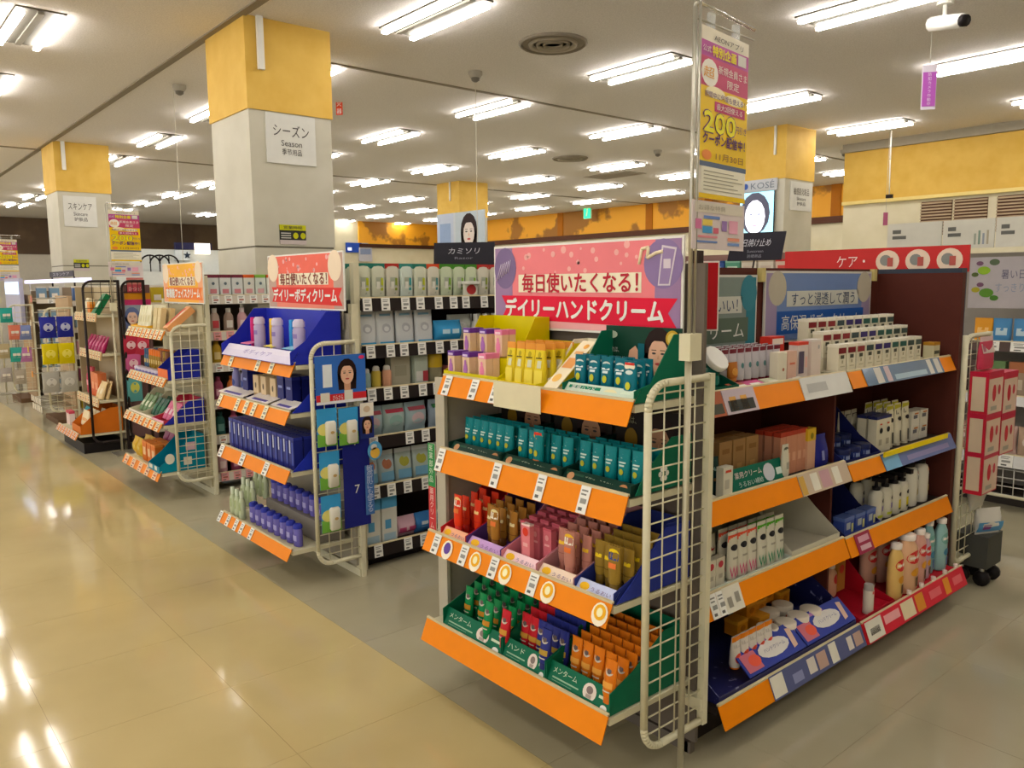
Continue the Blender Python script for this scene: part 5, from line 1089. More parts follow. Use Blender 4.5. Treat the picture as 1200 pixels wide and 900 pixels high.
dk = product('carton', .075, .20, .06, mat('b86a68', .35), mat('2a2224', .3), [('r', -.2, .2, .1, .4, mat('6a3a3c', .4))], cap=.5)
grid(dk, SIDE, [2.82, 2.90, 2.98, 3.06, 3.14, 3.22, 3.30], [3.92], Z, 'pink carton with black upper half on the third shelf', 'carton', 'pink and black cartons')
Z = ZS[3] + .003
tsu = [product('bag', .15, .17, .08, mat(c, .3), None, [('o', 0, .45, .3, .2, mat(c2, .35)), ('r', -.4, .4, .72, .84, mat(c3, .4))]) for c, c2, c3 in (('a8c0c4', 'd0b8bc', 'b85a64'), ('b0c8c4', '9ac0b8', 'c84a5c'), ('9aaab8', '3a4480', '3a7a4c'))]
for i, (y, k) in enumerate(((2.27, 0), (2.42, 1), (2.57, 0), (2.74, 2), (2.90, 2), (3.06, 1), (3.22, 2))):
    put(tsu[k], SIDE, y, 3.93, Z, ('rose patterned', 'mint patterned', 'navy patterned')[k] + ' soft pack on the fourth black rail shelf', 'soft pack', ('rose', 'mint', 'navy')[k] + ' soft packs', random.uniform(-6, 6))
Z = ZS[4] + .003
rf_ = [product('pouch', .11, .19, .06, mat(c, .2), mat('d4dcdc', .2), [('r', -.4, .4, .08, .36, mat('7ab0cc', .35)), ('o', 0, .6, .3, .16, mat(c2, .35))]) for c, c2 in (('b4c8cc', 'b87858'), ('b8c8c0', 'b0b048'))]
for i, y in enumerate((2.25, 2.36, 2.48, 2.60, 2.72, 2.86, 3.0, 3.14)):
    put(rf_[i // 2 % 2], SIDE, y, 3.93, Z, ('brown', 'olive')[i // 2 % 2] + ' centred clear refill pouch on the fifth black rail shelf', 'pouch', ('brown', 'olive') [i // 2 % 2] + ' refill pouches', random.uniform(-5, 5))
Z = ZS[5] + .003
bw = product('carton', .10, .27, .08, mat('d8d8cc', .35), mat('58a8d8', .35), [('r', -.3, .1, .3, .5, mat('5aa0c8', .4)), ('r', -.4, .4, .05, .2, mat('a8c4d0', .4))], cap=.25)
grid(bw, SIDE, [2.24, 2.35], [3.92], Z, 'tall white and blue carton on the bottom shelf of the second gondola', 'carton', 'tall white and blue cartons')
put(product('bag', .14, .12, .09, mat('d0a8b4', .3), None, [('r', -.4, .4, .2, .5, mat('c04a78', .4))]), SIDE, 2.48, 3.93, Z, 'pink soft pack on the bottom shelf of the second gondola', 'soft pack')
put(product('bag', .17, .12, .09, mat('3a78b4', .3), None, [('r', -.3, .3, .3, .6, mat('c8d8e0', .4))]), SIDE, 2.63, 3.93, Z, 'blue soft pack on the bottom shelf of the second gondola', 'soft pack')
put(product('bag', .17, .14, .09, mat('b8b490', .3), None, [('r', -.3, .3, .3, .6, mat('98a070', .4))]), SIDE, 2.81, 3.93, Z, 'beige soft pack on the bottom shelf of the second gondola', 'soft pack')
# black category flags
def flag(x, y, z, w, h, l1, l2, l3, label, lean, drop=.2):
    st = MB().rod((0, .012, -drop), (0, .012, .02), .006, DARK)
    o = MB().box(-w / 2, w / 2, 0, .006, 0, h, mat('26242c', .35)).obj('category_flag', None, (x, y, z), 0, rx=R(lean), label=label, cat='sign')
    b = MB().text(l1, 0, h * .62, h * .30, -.002, mat('c8c8d0', .4), w * .52, 0, shear=.15).text(l2, 0, h * .32, h * .14, -.002, mat('8a8a94', .4), w * .3)
    if l3: b.text(l3, 0, h * .14, h * .13, -.002, mat('8a8a94', .4), w * .26)
    b.obj('lettering', o); st.obj('flag_stem', o)
q0, q1, q2 = at(519, 300, 0, -4.1), at(571, 298, 0, -4.1), at(545, 311, 0, -4.1)
flag(-4.12, (q0.y + q1.y) / 2, 1.72, .40, .145, 'カミソリ', 'Razor', '', 'black razor category flag standing on the second gondola', -6)
bpy.data.objects['category_flag'].rotation_euler = (R(-6), 0, R(38))
q = at(883, 305, 1, 4.6)
flag(q.x, 4.6, q.z, .36, .20, '日焼け止め', 'Sunscreen', '防晒用品', 'black sunscreen category flag leaning back behind the blue sign', -24, q.z / math.cos(R(24)) - .02)
bpy.data.objects['category_flag.001'].rotation_euler = (R(-24), 0, R(12))

# ================================================================== third endcap (creams, orange sign)
e3 = unit('endcap_shelf', FRONT, -6.61, 2.09, 'third endcap display of creams with a plain wire side and orange sign')
A3, B3 = -7.06, -6.12
MB().box(A3 - .03, B3 + .02, 2.12, 2.135, .06, 1.46, mat('c4bc9c', .6)).obj('back_panel', e3)
MB().box(A3, B3 + .04, 2.13, 2.165, 0, .04, CREAMM).obj('floor_bar', e3)
for x in (A3 - .04, B3): MB().box(x, x + .035, 2.135, 2.17, 0, 1.50, CREAMM).obj('post', e3)
tg = lambda n: span(A3, B3, n)
YT = mat('f0d49a', .4)
shelf(e3, A3, B3, 1.85, 2.12, 1.262, rh=.07, tags=tg(9), tw=.07, tagm=mat('f2e2b8', .4), style=0)
shelf(e3, A3, B3, 1.84, 2.12, .905, rh=.06, tags=tg(11), tw=.055, tagm=mat('f2dcb0', .4), style=0)
shelf(e3, A3, B3, 1.79, 2.12, .575, rh=.06, tags=tg(7), tw=.08, tagm=mat('f2dcb0', .4), style=0)
shelf(e3, A3, B3, 1.76, 2.12, .215, rh=.07, tags=tg(5), tw=.09, tagm=mat('f0c8a0', .4), style=0)
wire_panel(e3, -6.08, 1.875, 2.145, .14, 1.31)
sign_board(-6.88, -5.96, 2.09, 1.47, 1.78, draw_sign('f6b414', 'f07a10', '毎日使いたくなる！', '高機能フェイスクリーム', 'f8b030', 'f0a878', False), 'yellow and orange face cream header sign over the third endcap')
Z = 1.265
wp = product('pouch', .07, .19, .03, mat('e8e4c4', .35), None, [('r', -.3, .3, .3, .6, mat('d8d0a0', .4))])
grid(wp, FRONT, span(-6.93, -6.62, 5), [1.89, 1.94, 1.99], Z, 'white upright slim pack on the third endcap top shelf', 'pack', 'white slim packs', jit=9, tilt=-8)
grid(product('carton', .09, .17, .04, mat('dcc894', .4), None, [('r', -.3, .3, .3, .6, mat('e8d8a8', .4))]), FRONT, [-6.56, -6.46], [1.92, 1.98], Z, 'cream carton beside the white slim packs', 'carton', 'cream cartons third endcap', jit=5, tilt=-8)
put(product('carton', .10, .24, .05, mat('e8a468', .35), None, [('r', -.4, .0, .1, .9, mat('d8503c', .4)), ('r', .1, .4, .2, .8, mat('f4dcc0', .4))]), FRONT, -6.27, 1.91, Z + .01, 'long peach and red carton lying back at the near end', 'carton', tilt=-50)
tray(FRONT, -7.03, -6.6, 1.86, 2.08, Z - .001, .03, .05, mat('f0b828', .4), 'low amber tray under the white slim packs')
Z = .908
st_ = [product('stick', .05, .16, .05, mat(c, .35), mat(c2, .35), [('r', -.3, .3, .3, .5, mat('d8c078', .4))], cap=.3) for c, c2 in (('a88430', 'e87a20'), ('8a6a30', 'a8842c'), ('7a4a34', '8a5a3c'), ('4a6a8c', '3a5a7c'))]
for i, x in enumerate(span(-6.98, -6.38, 10)):
    k = 3 if i < 2 else 0 if i < 7 else 1 + i % 2
    for j in range(2): put(st_[k], FRONT, x, 1.95 + .07 * j, Z + .03, ('amber slim tube with orange cap', 'olive slim tube', 'brown slim tube', 'blue grey slim tube')[k] + ' on the third endcap second shelf', 'tube', ('amber', 'olive', 'brown', 'blue grey')[k] + ' slim tubes')
grid(product('jar', .07, .05, .07, mat('8078b8', .3), mat('d0c8dc', .3), cap=.4), FRONT, span(-7.0, -6.38, 7), [1.88], Z, 'small lilac jar along the front of the third endcap second shelf', 'jar', 'small lilac jars')
tray(FRONT, -6.36, -6.13, 1.85, 2.09, Z - .001, .08, .22, mat('2a34a8', .35), 'blue tray with orange lip at the near end of the second shelf', mf=mat('e87030', .4), hm=.14)
Z = .578
for k, (a, b, c, l) in enumerate(((-7.03, -6.72, 'e8e0c4', 'cream slanted tray of green pouches at the far end of the third shelf'), (-6.71, -6.42, 'e4dcbc', 'cream slanted tray of dark green pouches in the middle'), (-6.41, -6.13, 'c83a50', 'red slanted tray of pink pouches at the near end'))):
    tray(FRONT, a, b, 1.80, 2.09, Z, .03, .18, mat(c, .4), l, hm=.05, mf=mat('f4e8d8' if k < 2 else 'f0b0c8', .4))
    grid(product('pouch', .09, .15, .03, mat(('6a8a5c', '14523a', 'd86a90')[k], .35), None, [('r', -.3, .3, .3, .6, mat(('d8e0c4', '2a7a50', 'f0d0dc')[k], .4))]), FRONT, span(a + .01, b - .01, 3), [1.88, 1.95, 2.02], Z + .01, ('sage', 'dark green', 'pink')[k] + ' flat pouch in a slanted tray of the third endcap', 'pouch', ('sage', 'dark green', 'pink')[k] + ' flat pouches', tilt=-28, jit=2)
MB().prism([(1.80, .58), (2.10, .58), (2.10, .76), (1.98, .74)], 0, B3 + .004, B3 + .007, mat('2a34a8', .35)).obj('tray_wing', None, label='blue side wing on the third endcap third shelf', cat='card')
Z = .218
grid(product('bag', .13, .16, .07, mat('d8ac24', .35), None, [('r', -.3, .3, .3, .6, mat('e8c858', .4))]), FRONT, [-6.95, -6.83], [1.83, 1.92], Z, 'golden yellow bag at the far end of the third endcap bottom shelf', 'bag', 'golden bags', jit=8)
grid(product('carton', .10, .16, .06, mat('e07424', .35), mat('e88a3c', .35), [('r', -.3, .3, .3, .7, mat('f4c898', .4))], cap=.1), FRONT, [-6.70, -6.58, -6.47], [1.84, 1.92], Z, 'orange carton on the third endcap bottom shelf', 'carton', 'orange cartons third endcap')
grid(product('bag', .12, .14, .06, mat('a05078', .35)), FRONT, [-6.78, -6.66], [2.02], Z + .06, 'plum bag behind the orange cartons', 'bag', 'plum bags')
def tealp(b, w, h): b.rect(w * .1, w * .4, h * .3, h * .9, -.001, OFFW); b.rect(w * .6, w * .8, h * .3, h * .9, -.001, OFFW)
tray(FRONT, -6.40, -6.13, 1.75, 2.09, Z, .05, .26, mat('0c8aa4', .35), 'turquoise tray with white print on its side at the near end of the bottom shelf', tealp, hm=.12)
o = MB().oval(.08, .10, .035, .04, 0, OFFW).rect(.18, .24, .04, .10, 0, OFFW).rect(.2, .27, .15, .21, 0, mat('d8b8c4', .4)).mesh('side_print')
mk('side_print', o, bpy.data.objects[[o.name for o in bpy.data.objects if o.name.startswith('display_tray')][-1]], (.272, 0, 0), R(90))
# third gondola side
g3 = unit('gondola_shelf', SIDE, 2.7, 6.60, 'side of the third gondola with white price rails before the large column')
MB().box(2.19, 2.60, 6.58, 6.60, .05, 1.66, mat('6a5c4c', .6)).obj('back_panel', g3)
MB().box(2.175, 2.205, 6.19, 6.22, 0, 1.68, CREAMM).obj('post', g3)
Z3 = [1.515, 1.235, .99, .70, .42, .12]
for k, z in enumerate(Z3):
    shelf(g3, 2.21, 3.1, 6.20, 6.25 if False else 6.58, z, rail=mat('d8cfc0', .4), rh=.07, lean=.006, tags=[2.26 + .10 * i for i in range(8)], tw=.06, tagm=(WHITE, mat('e8a0a0', .4))[k % 2], deckm=DARK, style=0)
ct = [product('carton', .085, .17, .06, mat(c, .35), mat(c2, .35), [('o', 0, .6, .14, .07, mat('6a7a84', .4)), ('r', -.3, .3, .15, .35, mat(c3, .4))], cap=.14, flat=True) for c, c2, c3 in (('d8dcd8', '7a3444', 'd88a90'), ('dcdcd0', 'd8602c', 'e0a0a0'), ('d4dcd0', '88b848', 'd8a8a8'), ('ccd8dc', 'd87060', '90b0b8'))]
CT = ['maroon topped', 'orange topped', 'lime topped', 'coral topped']
for i in range(9):
    k = (0, 0, 0, 1, 2, 1, 2, 3, 3)[i]
    put(ct[k], SIDE, 2.26 + .095 * i, 6.26, Z3[0] + .003, CT[k] + ' pale carton on the top shelf of the third gondola', 'carton', CT[k] + ' pale cartons')
mx = [product('bottle', .08, .19, .06, mat(c, .35), mat(c2, .35), [('r', -.3, .3, .2, .5, mat(c3, .4))], flat=True) for c, c2, c3 in (('c8b0a0', 'e0d8cc', 'c84a50'), ('a89080', 'd0c8bc', 'd8d0c4'), ('d8a8ac', 'e0d0cc', 'e8d0cc'), ('c8a030', 'b08a28', 'e8d090'), ('a8506c', '8a3c54', 'd8a0b0'), ('e08038', 'c86828', 'f0c090'), ('2a5a54', '1c4440', '6a9a90'))]
MXN = ['beige', 'taupe', 'blush', 'mustard', 'plum', 'tangerine', 'bottle green']
for r in range(1, 6):
    for i in range(7):
        k = ((0, 1, 2, 1, 0, 2, 1), (3, 3, 0, 3, 3, 0, 3), (4, 5, 4, 4, 5, 4, 4), (6, 4, 6, 6, 4, 6, 6), (2, 4, 2, 0, 4, 2, 0))[r - 1][i]
        put(mx[k], SIDE, 2.27 + .11 * i, 6.27, Z3[r] + .003, MXN[k] + ' bottle on the ' + ('', 'second', 'third', 'fourth', 'fifth', 'lowest')[r] + ' shelf of the third gondola', 'bottle', MXN[k] + ' bottles row ' + str(r))
# ================================================================== farther endcaps down the aisle
poster_stand(-8.34, 2.05, 'slim metal poster stand before the black wire rack', 'orange and yellow coupon poster hanging above the black wire rack', 'pastel leaflet clipped below the coupon poster at the black rack')
poster_stand(-14.25, 1.93, 'slim metal poster stand at the far end of the aisle', 'coupon poster cut by the picture edge far down the aisle', 'pastel leaflet on the farthest poster stand')
e4 = unit('wire_rack', FRONT, -8.9, 2.1, 'black framed wire rack of colourful packs with peach price rails', 'rack')
A4, B4 = -9.32, -8.45
BK = mat('2c2422', .4)
wire_panel(e4, -8.41, 1.82, 2.13, .10, 1.655, m=BK, pitch=.075, wire=.003, grid_from=1.40)
wire_panel(e4, -8.41, 2.16, 2.36, .10, 1.655, m=BK, pitch=.075, wire=.003, grid_from=1.55)
MB().box(-9.36, -9.34, 1.95, 2.13, .05, 1.6, mat('a89878', .6)).obj('side_panel', e4)
MB().box(A4, B4, 2.12, 2.135, .05, 1.6, mat('b8a888', .6)).obj('back_panel', e4)
PR = mat('f0c488', .4)
for (y, z, h) in ((1.93, 1.33, .08), (1.95, .955, .08), (1.90, .50, .08)):
    shelf(e4, A4, B4, y, 2.12, z, rail=PR, rh=h, lean=.012, tags=span(A4, B4, 8), tw=.075, tagm=mat('f4dcae', .4), style=0)
shelf(e4, A4, B4, 1.70, 2.12, .185, rail=mat('e89038', .4), rh=.06, tags=span(A4, B4, 8), tw=.06, tagm=mat('f4d0b8', .4), style=0)
MB().box(A4, B4, 1.74, 2.1, 0, .10, BLACK).obj('plinth', e4)
Z = 1.333
put(product('carton', .13, .22, .05, mat('1f7a4c', .35), None, [('r', -.3, .3, .3, .6, mat('e0e4d0', .4))]), FRONT, -8.60, 1.955, Z + .005, 'green and white carton leaning on the black rack top shelf', 'carton', tilt=-32)
put(product('carton', .10, .12, .05, mat('e88a2c', .35), mat('f0a850', .35)), FRONT, -8.80, 1.97, Z, 'orange carton beside the leaning green carton', 'carton')
put(product('carton', .12, .16, .05, mat('e8dcb8', .35), None), FRONT, -9.05, 1.97, Z, 'cream carton at the far end of the black rack top shelf', 'carton', tilt=-20)
Z = .958
mg = product('pouch', .10, .17, .04, mat('a81c58', .35), None, [('r', -.3, .3, .3, .6, mat('d86a98', .4))])
grid(mg, FRONT, span(-9.25, -8.5, 6), [1.985], Z, 'magenta pouch leaning on the black rack second shelf', 'pouch', 'magenta pouches', tilt=-22, jit=5)
Z = .503
grid(product('bottle', .10, .28, .07, mat('b8344c', .3), mat('d8606c', .3), [('r', -.3, .3, .3, .5, mat('e8a0a8', .4))]), FRONT, [-9.2, -9.08], [2.0], Z, 'crimson bottle on the black rack third shelf', 'bottle', 'crimson bottles')
grid(product('carton', .13, .24, .08, mat('d8602c', .35), mat('e08050', .35), [('r', -.3, .3, .3, .6, mat('f0a880', .4))], cap=.5), FRONT, [-8.92, -8.78], [2.0], Z, 'terracotta carton on the black rack third shelf', 'carton', 'terracotta cartons')
grid(product('pouch', .11, .18, .04, mat('eccf98', .35), None, [('r', -.3, .3, .3, .6, mat('f4e4c0', .4))]), FRONT, [-8.66, -8.55], [1.94, 1.99], Z, 'sand coloured pouch on the black rack third shelf', 'pouch', 'sand pouches', tilt=-18, jit=8)
Z = .188
tray(FRONT, -8.80, B4, 1.72, 2.10, Z, .08, .24, mat('d87420', .4), 'orange open tray of cream sachets at the bottom of the black rack', hm=.18)
grid(product('pouch', .05, .15, .02, mat('f0dcb0', .35), None, [('r', -.3, .3, .3, .5, mat('e8b070', .4))]), FRONT, span(-8.78, -8.48, 5), [1.80, 1.88, 1.96], Z + .06, 'cream sachet standing in the orange tray', 'sachet', 'cream sachets', jit=20, tilt=-12)
grid(product('carton', .14, .20, .05, mat('16909c', .35), None, [('r', -.4, .4, .1, .3, mat('f0e8d8', .4))]), FRONT, [-9.1, -8.95], [1.86], Z, 'turquoise carton leaning beside the orange tray', 'carton', 'turquoise cartons', tilt=-30)
grid(product('carton', .08, .14, .05, mat('f0d8d0', .35), mat('d84860', .35)), FRONT, [-9.28, -9.2], [1.80], Z, 'pale pink carton at the far end of the black rack bottom', 'carton', 'pale pink cartons', jit=10)
# pink display beside the black rack
def pinkad(b, w, h):
    b.rect(0, w, h * .86, h, -.001, mat('d89020', .4)); b.rect(0, w, h * .74, h * .86, -.001, mat('c83870', .4)); b.rect(0, w, 0, h * .74, -.001, mat('9aa8b8', .4)); portrait(b, w * .26, h * .48, h * .40, -.002, 'e8c4b0', '6a78a8'); b.oval(w * .68, h * .52, w * .1, h * .06, -.002, mat('b84a58', .4)); portrait(b, w * .85, h * .5, h * .3, -.0025, 'd8c4b8', '6a9a90')
p0, p1 = at(145, 346, 0, -8.45), at(179, 396, 0, -8.45)
dp_ = face_x('face_poster', -8.45, p0.y, p1.y, p1.z, p0.z + .02, pinkad, 'poster with faces under an orange stripe beside the black rack', 'poster', mat('9aa8b8', .4), .01)
MB().box(.0, p1.y - p0.y, .012, .05, -p1.z, 1.62 - p1.z, mat('7a5a58', .5)).obj('display_board', dp_)
def rh(b, w, h): b.rect(0, w, 0, h, -.001, mat('d85a68', .4)); b.text('ローション', w * .5, h * .25, h * .3, -.002, WHITE, w * .8); b.rect(0, w, h * .55, h * .95, -.002, mat('f0988c', .4))
face_x('header_sign', -8.44, p0.y + .03, p1.y - .06, p0.z + .025, p0.z + .17, rh, 'small red and pink header above the faces poster', 'sign', mat('d85a68', .4), .01)
for i, (px, py, c, l) in enumerate(((153, 416, 'b82c44', 'crimson pouch hanging highest beside the black rack'), (166, 416, 'c83a50', 'crimson pouch hanging beside the highest one'), (156, 437, 'c85a8c', 'rose pouch hanging below the crimson ones'), (158, 470, '5aa0a0', 'aqua and yellow bag hanging lowest beside the rack'))):
    q = at(px, py, 0, -8.43); put(product('bag', .15, .20 if i < 3 else .28, .05, mat(c, .3), None, [('o', 0, .5, .28, .2, mat('e8c0c8' if i < 3 else 'c8c85a', .4))]), SIDE, q.y, 8.41, q.z, l, 'pouch')
# hanging bag racks
def hang_rack(X, lab):
    e = unit('wire_rack', FRONT, X, 2.1, lab, 'rack')
    wire_panel(e, X, 1.84, 2.13, .16, 1.36, pitch=.07); MB().box(X - .7, X, 2.10, 2.14, .06, 1.5, mat('b89c78', .6)).obj('back_panel', e)
    MB().box(X - .7, X, 1.9, 2.1, 0, .06, mat('6a5038', .6)).obj('plinth', e)
    return e
RX = -10.45
e5 = hang_rack(RX, 'cream wire rack with blue, yellow and silver bags far down the aisle')
hb = {}
for (px, py, c, c2, w, l) in ((57, 396, '2a2f94', 'b8bcd8', .17, 'blue printed bag hanging at the front of the wire rack'), (77, 395, '2a2f94', 'b8bcd8', .17, 'blue printed bag hanging behind the front blue one'), (60, 427, 'dcc810', 'f0e060', .17, 'yellow bag hanging at the front of the wire rack'), (79, 426, 'dcc810', 'f0e060', .17, 'yellow bag hanging behind the front yellow one'), (61, 460, 'b0aca0', 'd8d4c8', .18, 'silver bag hanging at the front of the wire rack'), (82, 459, 'bab6a8', 'd8d4c8', .18, 'silver bag hanging behind the front silver one')):
    if c not in hb: hb[c] = product('bag', w, .24, .06, mat(c, .25), None, [('o', 0, .5, .3, .2, mat(c2, .35))])
    q = at(px, py, 0, RX + .05); put(hb[c], SIDE, q.y, -(RX + .05), q.z, l, 'bag')
def peg(x, z, lab, tagc='e8e0d0', yf=1.74, group=None):
    o = MB().rod((0, 2.10 - yf, 0), (0, 0, -.01), .006, STEEL, 5).obj('peg_hook', None, (x, yf, z), 0, label=lab, cat='hook', group=group)
    MB().box(-.035, .035, -.004, 0, -.05, .02, mat(tagc, .3)).obj('price_flap', o)
for i in range(5):
    for j in range(2): peg(-10.56 - .12 * i - .05 * j, .20 + .09 * j, 'low wire peg hook with a white price flap below the silver bags', 'e8e0d0', 1.76, 'low peg hooks')
for (px, py, c, l) in ((42, 366, 'e8d8b8', 'white price flap hook beside the blue bags'), (36, 377, 'd8ccb0', 'cream price flap hook below the upper one'), (61, 350, 'd87a70', 'red and white price flap hook above the blue bags'), (38, 437, 'f0a020', 'orange price flap hook beside the silver bags'), (33, 408, 'e0b820', 'yellow price flap hook beside the yellow bags')):
    q = at(px, py, 1, 1.74); peg(min(-10.52, max(-11.1, q.x)), q.z, l, c)
RY = -12.85
e6 = hang_rack(RY, 'farthest cream wire rack with small pastel packs')
for (px, py, c, l) in ((18, 398, 'd87a60', 'coral pack on the farthest wire rack'), (30, 398, '7a88b8', 'periwinkle pack on the farthest wire rack'), (20, 424, '3aa898', 'mint pack on the farthest wire rack'), (31, 424, 'b878a8', 'mauve pack on the farthest wire rack'), (8, 378, '2a9a8c', 'teal pack at the edge of the farthest rack'), (5, 420, 'b8a880', 'sand pack at the edge of the farthest rack'), (8, 448, 'a8a098', 'grey bundle low on the farthest rack'), (24, 450, 'b0a490', 'taupe bundle low on the farthest rack')):
    q = at(px, py, 0, RY + .05); put(product('bag', .15, .2, .06, mat(c, .3), None, [('r', -.3, .3, .3, .6, mat('e8e0d0', .4))]), SIDE, q.y, -(RY + .05), q.z, l, 'pack')
# gondola bodies behind the far racks
def gbody(x0, x1, y0, y1, zt, lab, cols, zr=(1.42, 1.10, .78, .45, .12)):
    """double gondola whose side facing +X shows simple rows of goods"""
    g = unit('gondola_shelf', SIDE, (y0 + y1) / 2, -(x0 + x1) / 2, lab)
    MB().box(y0, y1, -(x0 + x1) / 2, -(x0 + x1) / 2 + .03, .05, zt, mat('8a7a64', .6)).obj('back_panel', g)
    MB().box(y0, y1, -x1 + .04, -x0, 0, .08, mat('4a3c30', .6)).obj('plinth', g)
    n = int((y1 - y0) / .16)
    for r, z in enumerate(zr):
        shelf(g, y0, y1, -x1, -(x0 + x1) / 2, z, rail=mat('e4dccc', .4), rh=.06, lean=.004, tags=span(y0, y1, n // 2), tw=.07, deckm=CREAMM)
        for i in range(n):
            c = cols[(i // 2 + r * 3) % len(cols)]
            if c not in GC: GC[c] = product('carton', .12, .19, .08, mat(c, .35), mat('e4dccc', .4), [('r', -.3, .3, .2, .5, mat('e8e0d0', .4))], cap=.1, flat=True)
            put(GC[c], SIDE, y0 + .08 + .16 * i, -x1 + .07, z + .002, GN[c] + ' carton on the ' + ('highest', 'second', 'third', 'fourth', 'lowest')[r] + ' shelf of the ' + lab.split(' with')[0], 'carton', 'cartons on ' + lab.split(' with')[0])
GC = {}; GN = {'7a9ab0': 'steel blue', 'c8b030': 'mustard', '8a3c60': 'plum', 'd8c8b0': 'cream', '4a6a9a': 'denim', 'c86a50': 'brick', '6a8a58': 'moss', 'd8a0a8': 'rose', 'b8b4ac': 'grey'}
gbody(-9.4, -8.75, 2.2, 4.1, 1.60, 'fourth gondola with pale price rails', ['d8c8b0', 'c8b030', '7a9ab0', 'b8b4ac', 'd8a0a8'])
gbody(-11.7, -10.72, 2.2, 4.1, 1.60, 'fifth gondola with pale price rails', ['4a6a9a', 'd8a0a8', 'c8b030', '7a9ab0', '8a3c60'])
gbody(-13.6, -12.93, 2.2, 2.55, 1.55, 'sixth gondola with pale price rails', ['7a9ab0', 'c86a50', 'd8c8b0'])
# lit strip over the far racks and a small lit display
q0, q1 = at(30, 326, 1, 2.3), at(104, 326, 1, 2.3)
o = MB().box(q0.x, q1.x, 2.28, 2.33, 1.66, 1.71, mat('d8d4f0', .4, 0, .9)).obj('light_bar', None, label='long pale lilac light bar above the far wire racks', cat='light')
for x in (q0.x + .2, q1.x - .2): MB().rod((x, 2.32, 0), (x, 2.32, 1.66), .015, STEEL).obj('bar_post', o)
q0, q1 = at(5, 331, 1, 2.0), at(23, 345, 1, 2.0)
o = MB().box(q0.x, q1.x, 2.0, 2.05, q1.z - .4, q0.z + .05, mat('b8b8d0', .4)).obj('tablet_display', None, label='small glowing blue display at the far left rack', cat='screen')
MB().box(q0.x + .05, q1.x - .05, 1.995, 2.0, q1.z, q0.z, mat('c0d8ff', .4, 0, 1.0)).obj('screen', o)
MB().box(q0.x + .3, q0.x + .5, 2.0, 2.05, 0, q1.z - .4, GREY).obj('stand_leg', o)
# small name strip before column two
def sk(b, w, h): b.text('スキンケア', w * .5, h * .5, h * .7, -.002, mat('c8c8d0', .4), w * .7)
q0, q1 = at(58, 319, 1, 2.45), at(86, 324, 1, 2.45)
fs = face_y('category_strip', 2.45, q0.x, q1.x, q1.z, q0.z, sk, 'small dark skincare strip on the far gondola top', 'sign', mat('3a3840', .4))
MB().rod((.05, .02, 1.601 - q1.z), (.05, .02, 0), .012, DARK).rod((q1.x - q0.x - .05, .02, 1.601 - q1.z), (q1.x - q0.x - .05, .02, 0), .012, DARK).obj('strip_post', fs)

# ================================================================== far shop fronts
def shopfit(x, y0, y1, zt, lab, m):
    o = unit('shop_counter', SIDE, (y0 + y1) / 2, -x, lab, 'counter')
    MB().box(y0, y1, -x, -x + .45, 0, 1.95, m).obj('counter_base', o)
    MB().box(y0, y1, -x + .5, -x + .6, 0, zt, m).obj('back_wall', o)
    return o
so = shopfit(-20, 4.2, 9.5, 2.5, 'white lit shop counter far behind the orange sign', mat('d8dcd8', .4))
q0, q1 = at(205, 284, 0, -20.4), at(248, 293, 0, -20.4)
MB().box(q0.y, q1.y, 20.39, 20.49, q1.z, q0.z, mat('2c2c50', .4)).obj('fascia', so)
q0, q1 = at(205, 293, 0, -20.4), at(223, 305, 0, -20.4)
st5 = MB().box(q0.y, q1.y, 20.38, 20.49, q1.z, q0.z, mat('dce4e8', .4)).obj('star_panel', so)
pts = []
for k in range(10): a = R(90 + 36 * k); r = .10 if k % 2 == 0 else .04; pts.append(((q0.y + q1.y) / 2 + .1 + r * math.cos(a), (q0.z + q1.z) / 2 + r * math.sin(a)))
MB().poly(pts, 20.37, mat('2c3a4c', .4)).obj('star_print', st5)
q0, q1 = at(228, 285, 0, -20.35), at(246, 298, 0, -20.35)
MB().box(q0.y, q1.y, 20.32, 20.38, q1.z, q0.z, mat('fff0d8', .4, 0, 1.6)).obj('lit_sign', so)
for (px, l) in ((176, 'far'), (187, 'middle'), (198, 'near')):
    q = at(px, 304, 0, -20.2); o = empty('hoop_stand', (-20.2, q.y, 1.95), label=l + ' black wire hoop display on the white shop counter', cat='stand')
    pts = [(0, .22 * math.cos(R(18 * k)), q.z - 1.95 - .1 + .2 * math.sin(R(18 * k))) for k in range(11)]
    MB().path(pts, .02, BLACK, 6).obj('hoop', o); MB().rod((0, 0, 0), (0, 0, q.z - 1.95 + .1), .015, BLACK).obj('stem', o)
# blue shop sign at the side wall
q0, q1 = at(408, 284, 0, -23.4), at(434, 296, 0, -23.4)
def blu(b, w, h): b.rect(w * .06, w * .24, h * .2, h * .5, -.002, mat('e0e8f8', .4, 0, .8)); b.rect(w * .7, w, h * .1, h, -.002, mat('a8b0cc', .4))
face_x('shop_sign', -23.58, q0.y, q1.y, q1.z, q0.z, blu, 'bright blue shop sign on the far side wall', 'sign', mat('2c50b8', .4), .05)
q0, q1 = at(430, 289, 0, -23.0), at(446, 306, 0, -23.0)
o = face_x('wall_notice', -23.55, q0.y, q1.y, q1.z, q0.z, lambda b, w, h: b.rect(w * .1, w * .9, h * .5, h * .9, -.002, mat('8a98b8', .4)), 'pale grey notice board beside the far blue sign', 'sign', mat('c0c0c8', .4), .03)

